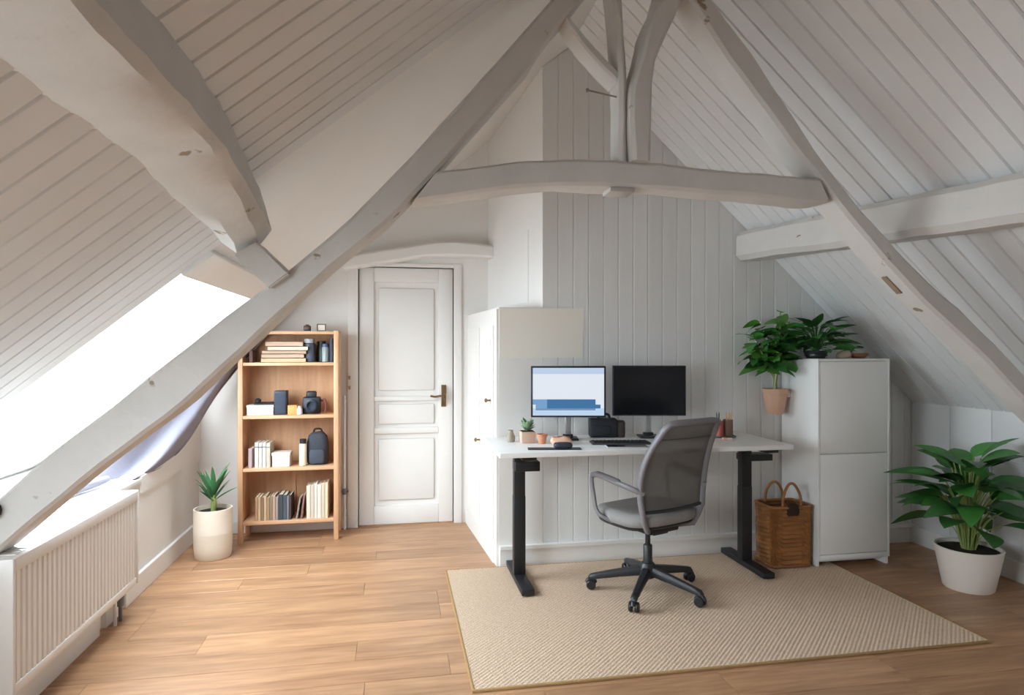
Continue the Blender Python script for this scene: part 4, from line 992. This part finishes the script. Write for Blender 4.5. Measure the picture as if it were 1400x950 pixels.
bm = bmesh.new(); bx(bm, (-0.036, -0.054, 0.01), (0.036, -0.049, 0.155), 0.002); mk('grille', bm, colour('navy_grille', '#394152', 0.8), bs, 40)
bm = bmesh.new(); bx(bm, (-0.032, -0.035, 0), (0.032, 0.035, 0.06), 0.003); bx(bm, (-0.033, -0.036, 0.06), (0.033, 0.036, 0.066), 0.002)
tag(mk('small_box', bm, colour('amber_box', '#d19a56', 0.6), None, 40, loc=(fx(397.5), 4.78, z + 0.0004)), 'small amber box between the navy speaker and the camera', 'box')
bm = bmesh.new(); lathe(bm, [(0.016, 0), (0.02, 0.002), (0.02, 0.04), (0.014, 0.048), (0.014, 0.06), (0.001, 0.061)], 20)
tag(mk('ink_bottle', bm, colour('pearl_bottle', '#c9c3bf', 0.4), None, 50, loc=(fx(408), 4.755, z + 0.0004)), 'short pale bottle in front of the camera', 'bottle')
cm = thing('camera', 'large black camera with lens on the second shelf', 'camera', (fx(425), 4.81, z + 0.0004))
bm = bmesh.new(); bx(bm, (-0.065, -0.03, 0.0), (0.06, 0.035, 0.12), 0.012); bx(bm, (-0.04, -0.025, 0.115), (0.03, 0.03, 0.162), 0.012); mk('camera_body', bm, colour('camera_black', '#22262d', 0.5), cm, 50)
bm = bmesh.new(); lathe(bm, [(0.044, 0), (0.044, 0.03), (0.04, 0.032), (0.04, 0.045), (0.03, 0.046), (0.028, 0.03), (0.001, 0.028)], 28)
for v in bm.verts: v.co = Vector((v.co.x, -v.co.z - 0.028, v.co.y + 0.062))
mk('lens', bm, colour('lens_blue_black', '#2a3442', 0.25), cm, 50)
bm = bmesh.new(); tube(bm, smooth_path([(0.06, 0, 0.09), (0.085, -0.01, 0.10), (0.095, -0.01, 0.05), (0.085, -0.01, 0.012)], 5), 0.007, 8, flat=1.6); mk('strap', bm, colour('strap_red', '#6b3b36', 0.7), cm, 60)
# third compartment (z .52)
z = SZ[1]
book('book', 'thin mauve book at the left of the third shelf', fx(337), 0.026, 0.135, 0.15, z, '#b39c9c', None)
for i, (u, w, h, col, lb) in enumerate(((346, 0.024, 0.176, '#e3dcd2', 'white book with dark band, first of the four white books, third shelf'), (351.5, 0.024, 0.174, '#cfc7bd', 'grey-white book, second of the four white books, third shelf'),
                                       (357, 0.024, 0.176, '#ded7cc', 'white book, third of the four white books, third shelf'), (362.8, 0.026, 0.172, '#c9bfae', 'buff book, rightmost of the four white books, third shelf'))):
    o = book('book', lb, fx(u), w, h, 0.16, z, col, 'white books on the third shelf')
    bm = bmesh.new(); bx(bm, (-w / 2 - 0.0003, -0.0008, h * 0.80), (w / 2 + 0.0003, 0.0, h * 0.84)); mk('spine_band', bm, colour('band_blue', '#6d7686', 0.6), o)
t = thing('storage_box', 'low white lidded box on the third shelf', 'box', (fx(381), 4.80, z + 0.0004))
bm = bmesh.new(); bx(bm, (-0.058, -0.06, 0), (0.058, 0.06, 0.078), 0.003); mk('body', bm, colour('box_white', '#e6dcd2', 0.6), t, 40)
bm = bmesh.new(); bx(bm, (-0.062, -0.064, 0.078), (0.062, 0.064, 0.1), 0.003); mk('lid', bm, colour('box_white', '#e6dcd2', 0.6), t, 40)
t = jar('bottle', 'slim cream bottle with black cap on the third shelf', fx(412.5), z, 0.027, 0.19, colour('cream_bottle', '#ded2bd', 0.45), M['blackp'], 4.77, 'bottle')
t = thing('backpack', 'small charcoal backpack at the right of the third shelf', 'bag', (fx(433), 4.83, z + 0.0004))
bm = bmesh.new(); cushion(bm, 0.075, 0.055, [(0.85, 0), (1, 0.02), (1.02, 0.09), (0.98, 0.16), (0.85, 0.205), (0.55, 0.228), (0.2, 0.232)], lambda x, y: 0.003 * math.sin(70 * x), 32); mk('body', bm, colour('charcoal_nylon', '#343942', 0.75), t, 60)
bm = bmesh.new(); cushion(bm, 0.055, 0.02, [(0.85, 0.015), (1, 0.03), (1, 0.09), (0.8, 0.11)], lambda x, y: 0, 28); o = mk('pocket', bm, colour('charcoal_pocket', '#404652', 0.75), t, 60); o.location.y = -0.052
bm = bmesh.new(); tube(bm, smooth_path([(-0.03, 0, 0.222), (-0.02, 0, 0.25), (0.02, 0, 0.25), (0.03, 0, 0.222)], 5), 0.007, 8); mk('handle', bm, M['black'], t, 60)
# bottom compartment (z .15)
z = SZ[0]
rng = random.Random(9)
cols = ['#b08c6c', '#c4a37f', '#8f7258', '#c9ab88', '#a58666', '#8d7b68', '#b59b84', '#a08c88']
nm = ['first', 'second', 'third', 'fourth', 'fifth', 'sixth', 'seventh', 'eighth']
x = fx(344)
for i in range(8):
    w = 0.0185; book('book', '%s brown-beige book from the left on the bottom shelf' % nm[i], x + w / 2, w, 0.168 + rng.uniform(-0.008, 0.006), 0.15, z, cols[i], 'brown books on the bottom shelf'); x += w + 0.0008
for i, (w, h, col, lb) in enumerate(((0.030, 0.178, '#3b4648', 'thick dark slate book right of the brown books, bottom shelf'), (0.026, 0.174, '#454f57', 'dark blue-grey book beside the thick slate book, bottom shelf'), (0.012, 0.165, '#8e8a94', 'thin pale mauve book beside the dark books, bottom shelf'), (0.016, 0.172, '#4a3a36', 'dark brown book at the right end of the left row, bottom shelf'))):
    book('book', lb, x + w / 2, w, h, 0.15, z, col, 'dark books on the bottom shelf'); x += w + 0.0008
book('book', 'thin grey book leaning right against the pink book, bottom shelf', fx(404), 0.012, 0.15, 0.15, z + 0.001, '#9a938a', None, R(9))
book('book', 'thin dusty pink book leaning at the white books, bottom shelf', fx(411), 0.012, 0.17, 0.15, z + 0.001, '#9b6f66', None, R(6.5))
x = fx(418.5)
for i, (w, h, col, lb) in enumerate(((0.026, 0.232, '#e4d4c2', 'tall pinkish-cream book, leftmost of the tall pale books, bottom shelf'), (0.024, 0.236, '#cfc2b2', 'tall greyish book, second of the tall pale books, bottom shelf'), (0.022, 0.246, '#ddd3c6', 'tall off-white book, third of the tall pale books, bottom shelf'),
                                     (0.026, 0.24, '#e6dacd', 'tall white book, fourth of the tall pale books, bottom shelf'), (0.024, 0.246, '#d3c4ae', 'tall tan-white book, fifth of the tall pale books, bottom shelf'), (0.022, 0.25, '#d8ceb0', 'tall yellowish book, rightmost of the tall pale books, bottom shelf'))):
    book('book', lb, x + w / 2, w, h, 0.16, z, col, 'tall pale books on the bottom shelf'); x += w + 0.0006

# ------------------------------------------------------------------ wall fittings by the door
t = thing('wall_hook', 'small beige wall hook between bookcase and door', 'hook', (-0.336, 4.985, 1.02))
bm = bmesh.new(); bx(bm, (-0.016, 0.0, 0.0), (0.016, 0.014, 0.15), 0.004); mk('plate', bm, colour('hook_beige', '#c5ab98', 0.6), t, 40)
for zz in (0.035, 0.11):
    bm = bmesh.new(); tube(bm, smooth_path([(0, 0.0, zz), (0, -0.025, zz - 0.005), (0, -0.04, zz + 0.012)], 4), [0.007] * 8 + [0.011], 8); mk('peg', bm, colour('peg_brown', '#9a7f6c', 0.6), t, 60)
t = thing('wall_pipe', 'thin white pipe with a valve running up beside the bookcase', 'pipe', (-0.372, 4.965, 0))
bm = bmesh.new(); tube(bm, [(0, 0, 0), (0, 0, 1.0)], 0.008, 10); mk('tube', bm, M['trim'], t, 60)
bm = bmesh.new(); lathe(bm, [(0.013, 0.26), (0.016, 0.265), (0.016, 0.30), (0.012, 0.305)], 12); tube(bm, [(-0.03, -0.012, 0.285), (0.03, -0.012, 0.285)], 0.006, 8); mk('valve', bm, M['greyp'], t, 50)
for zz in (0.12, 0.6, 0.95):
    bm = bmesh.new(); bx(bm, (-0.012, 0.005, zz), (0.012, 0.036, zz + 0.015)); mk('clip', bm, M['trim'], t)
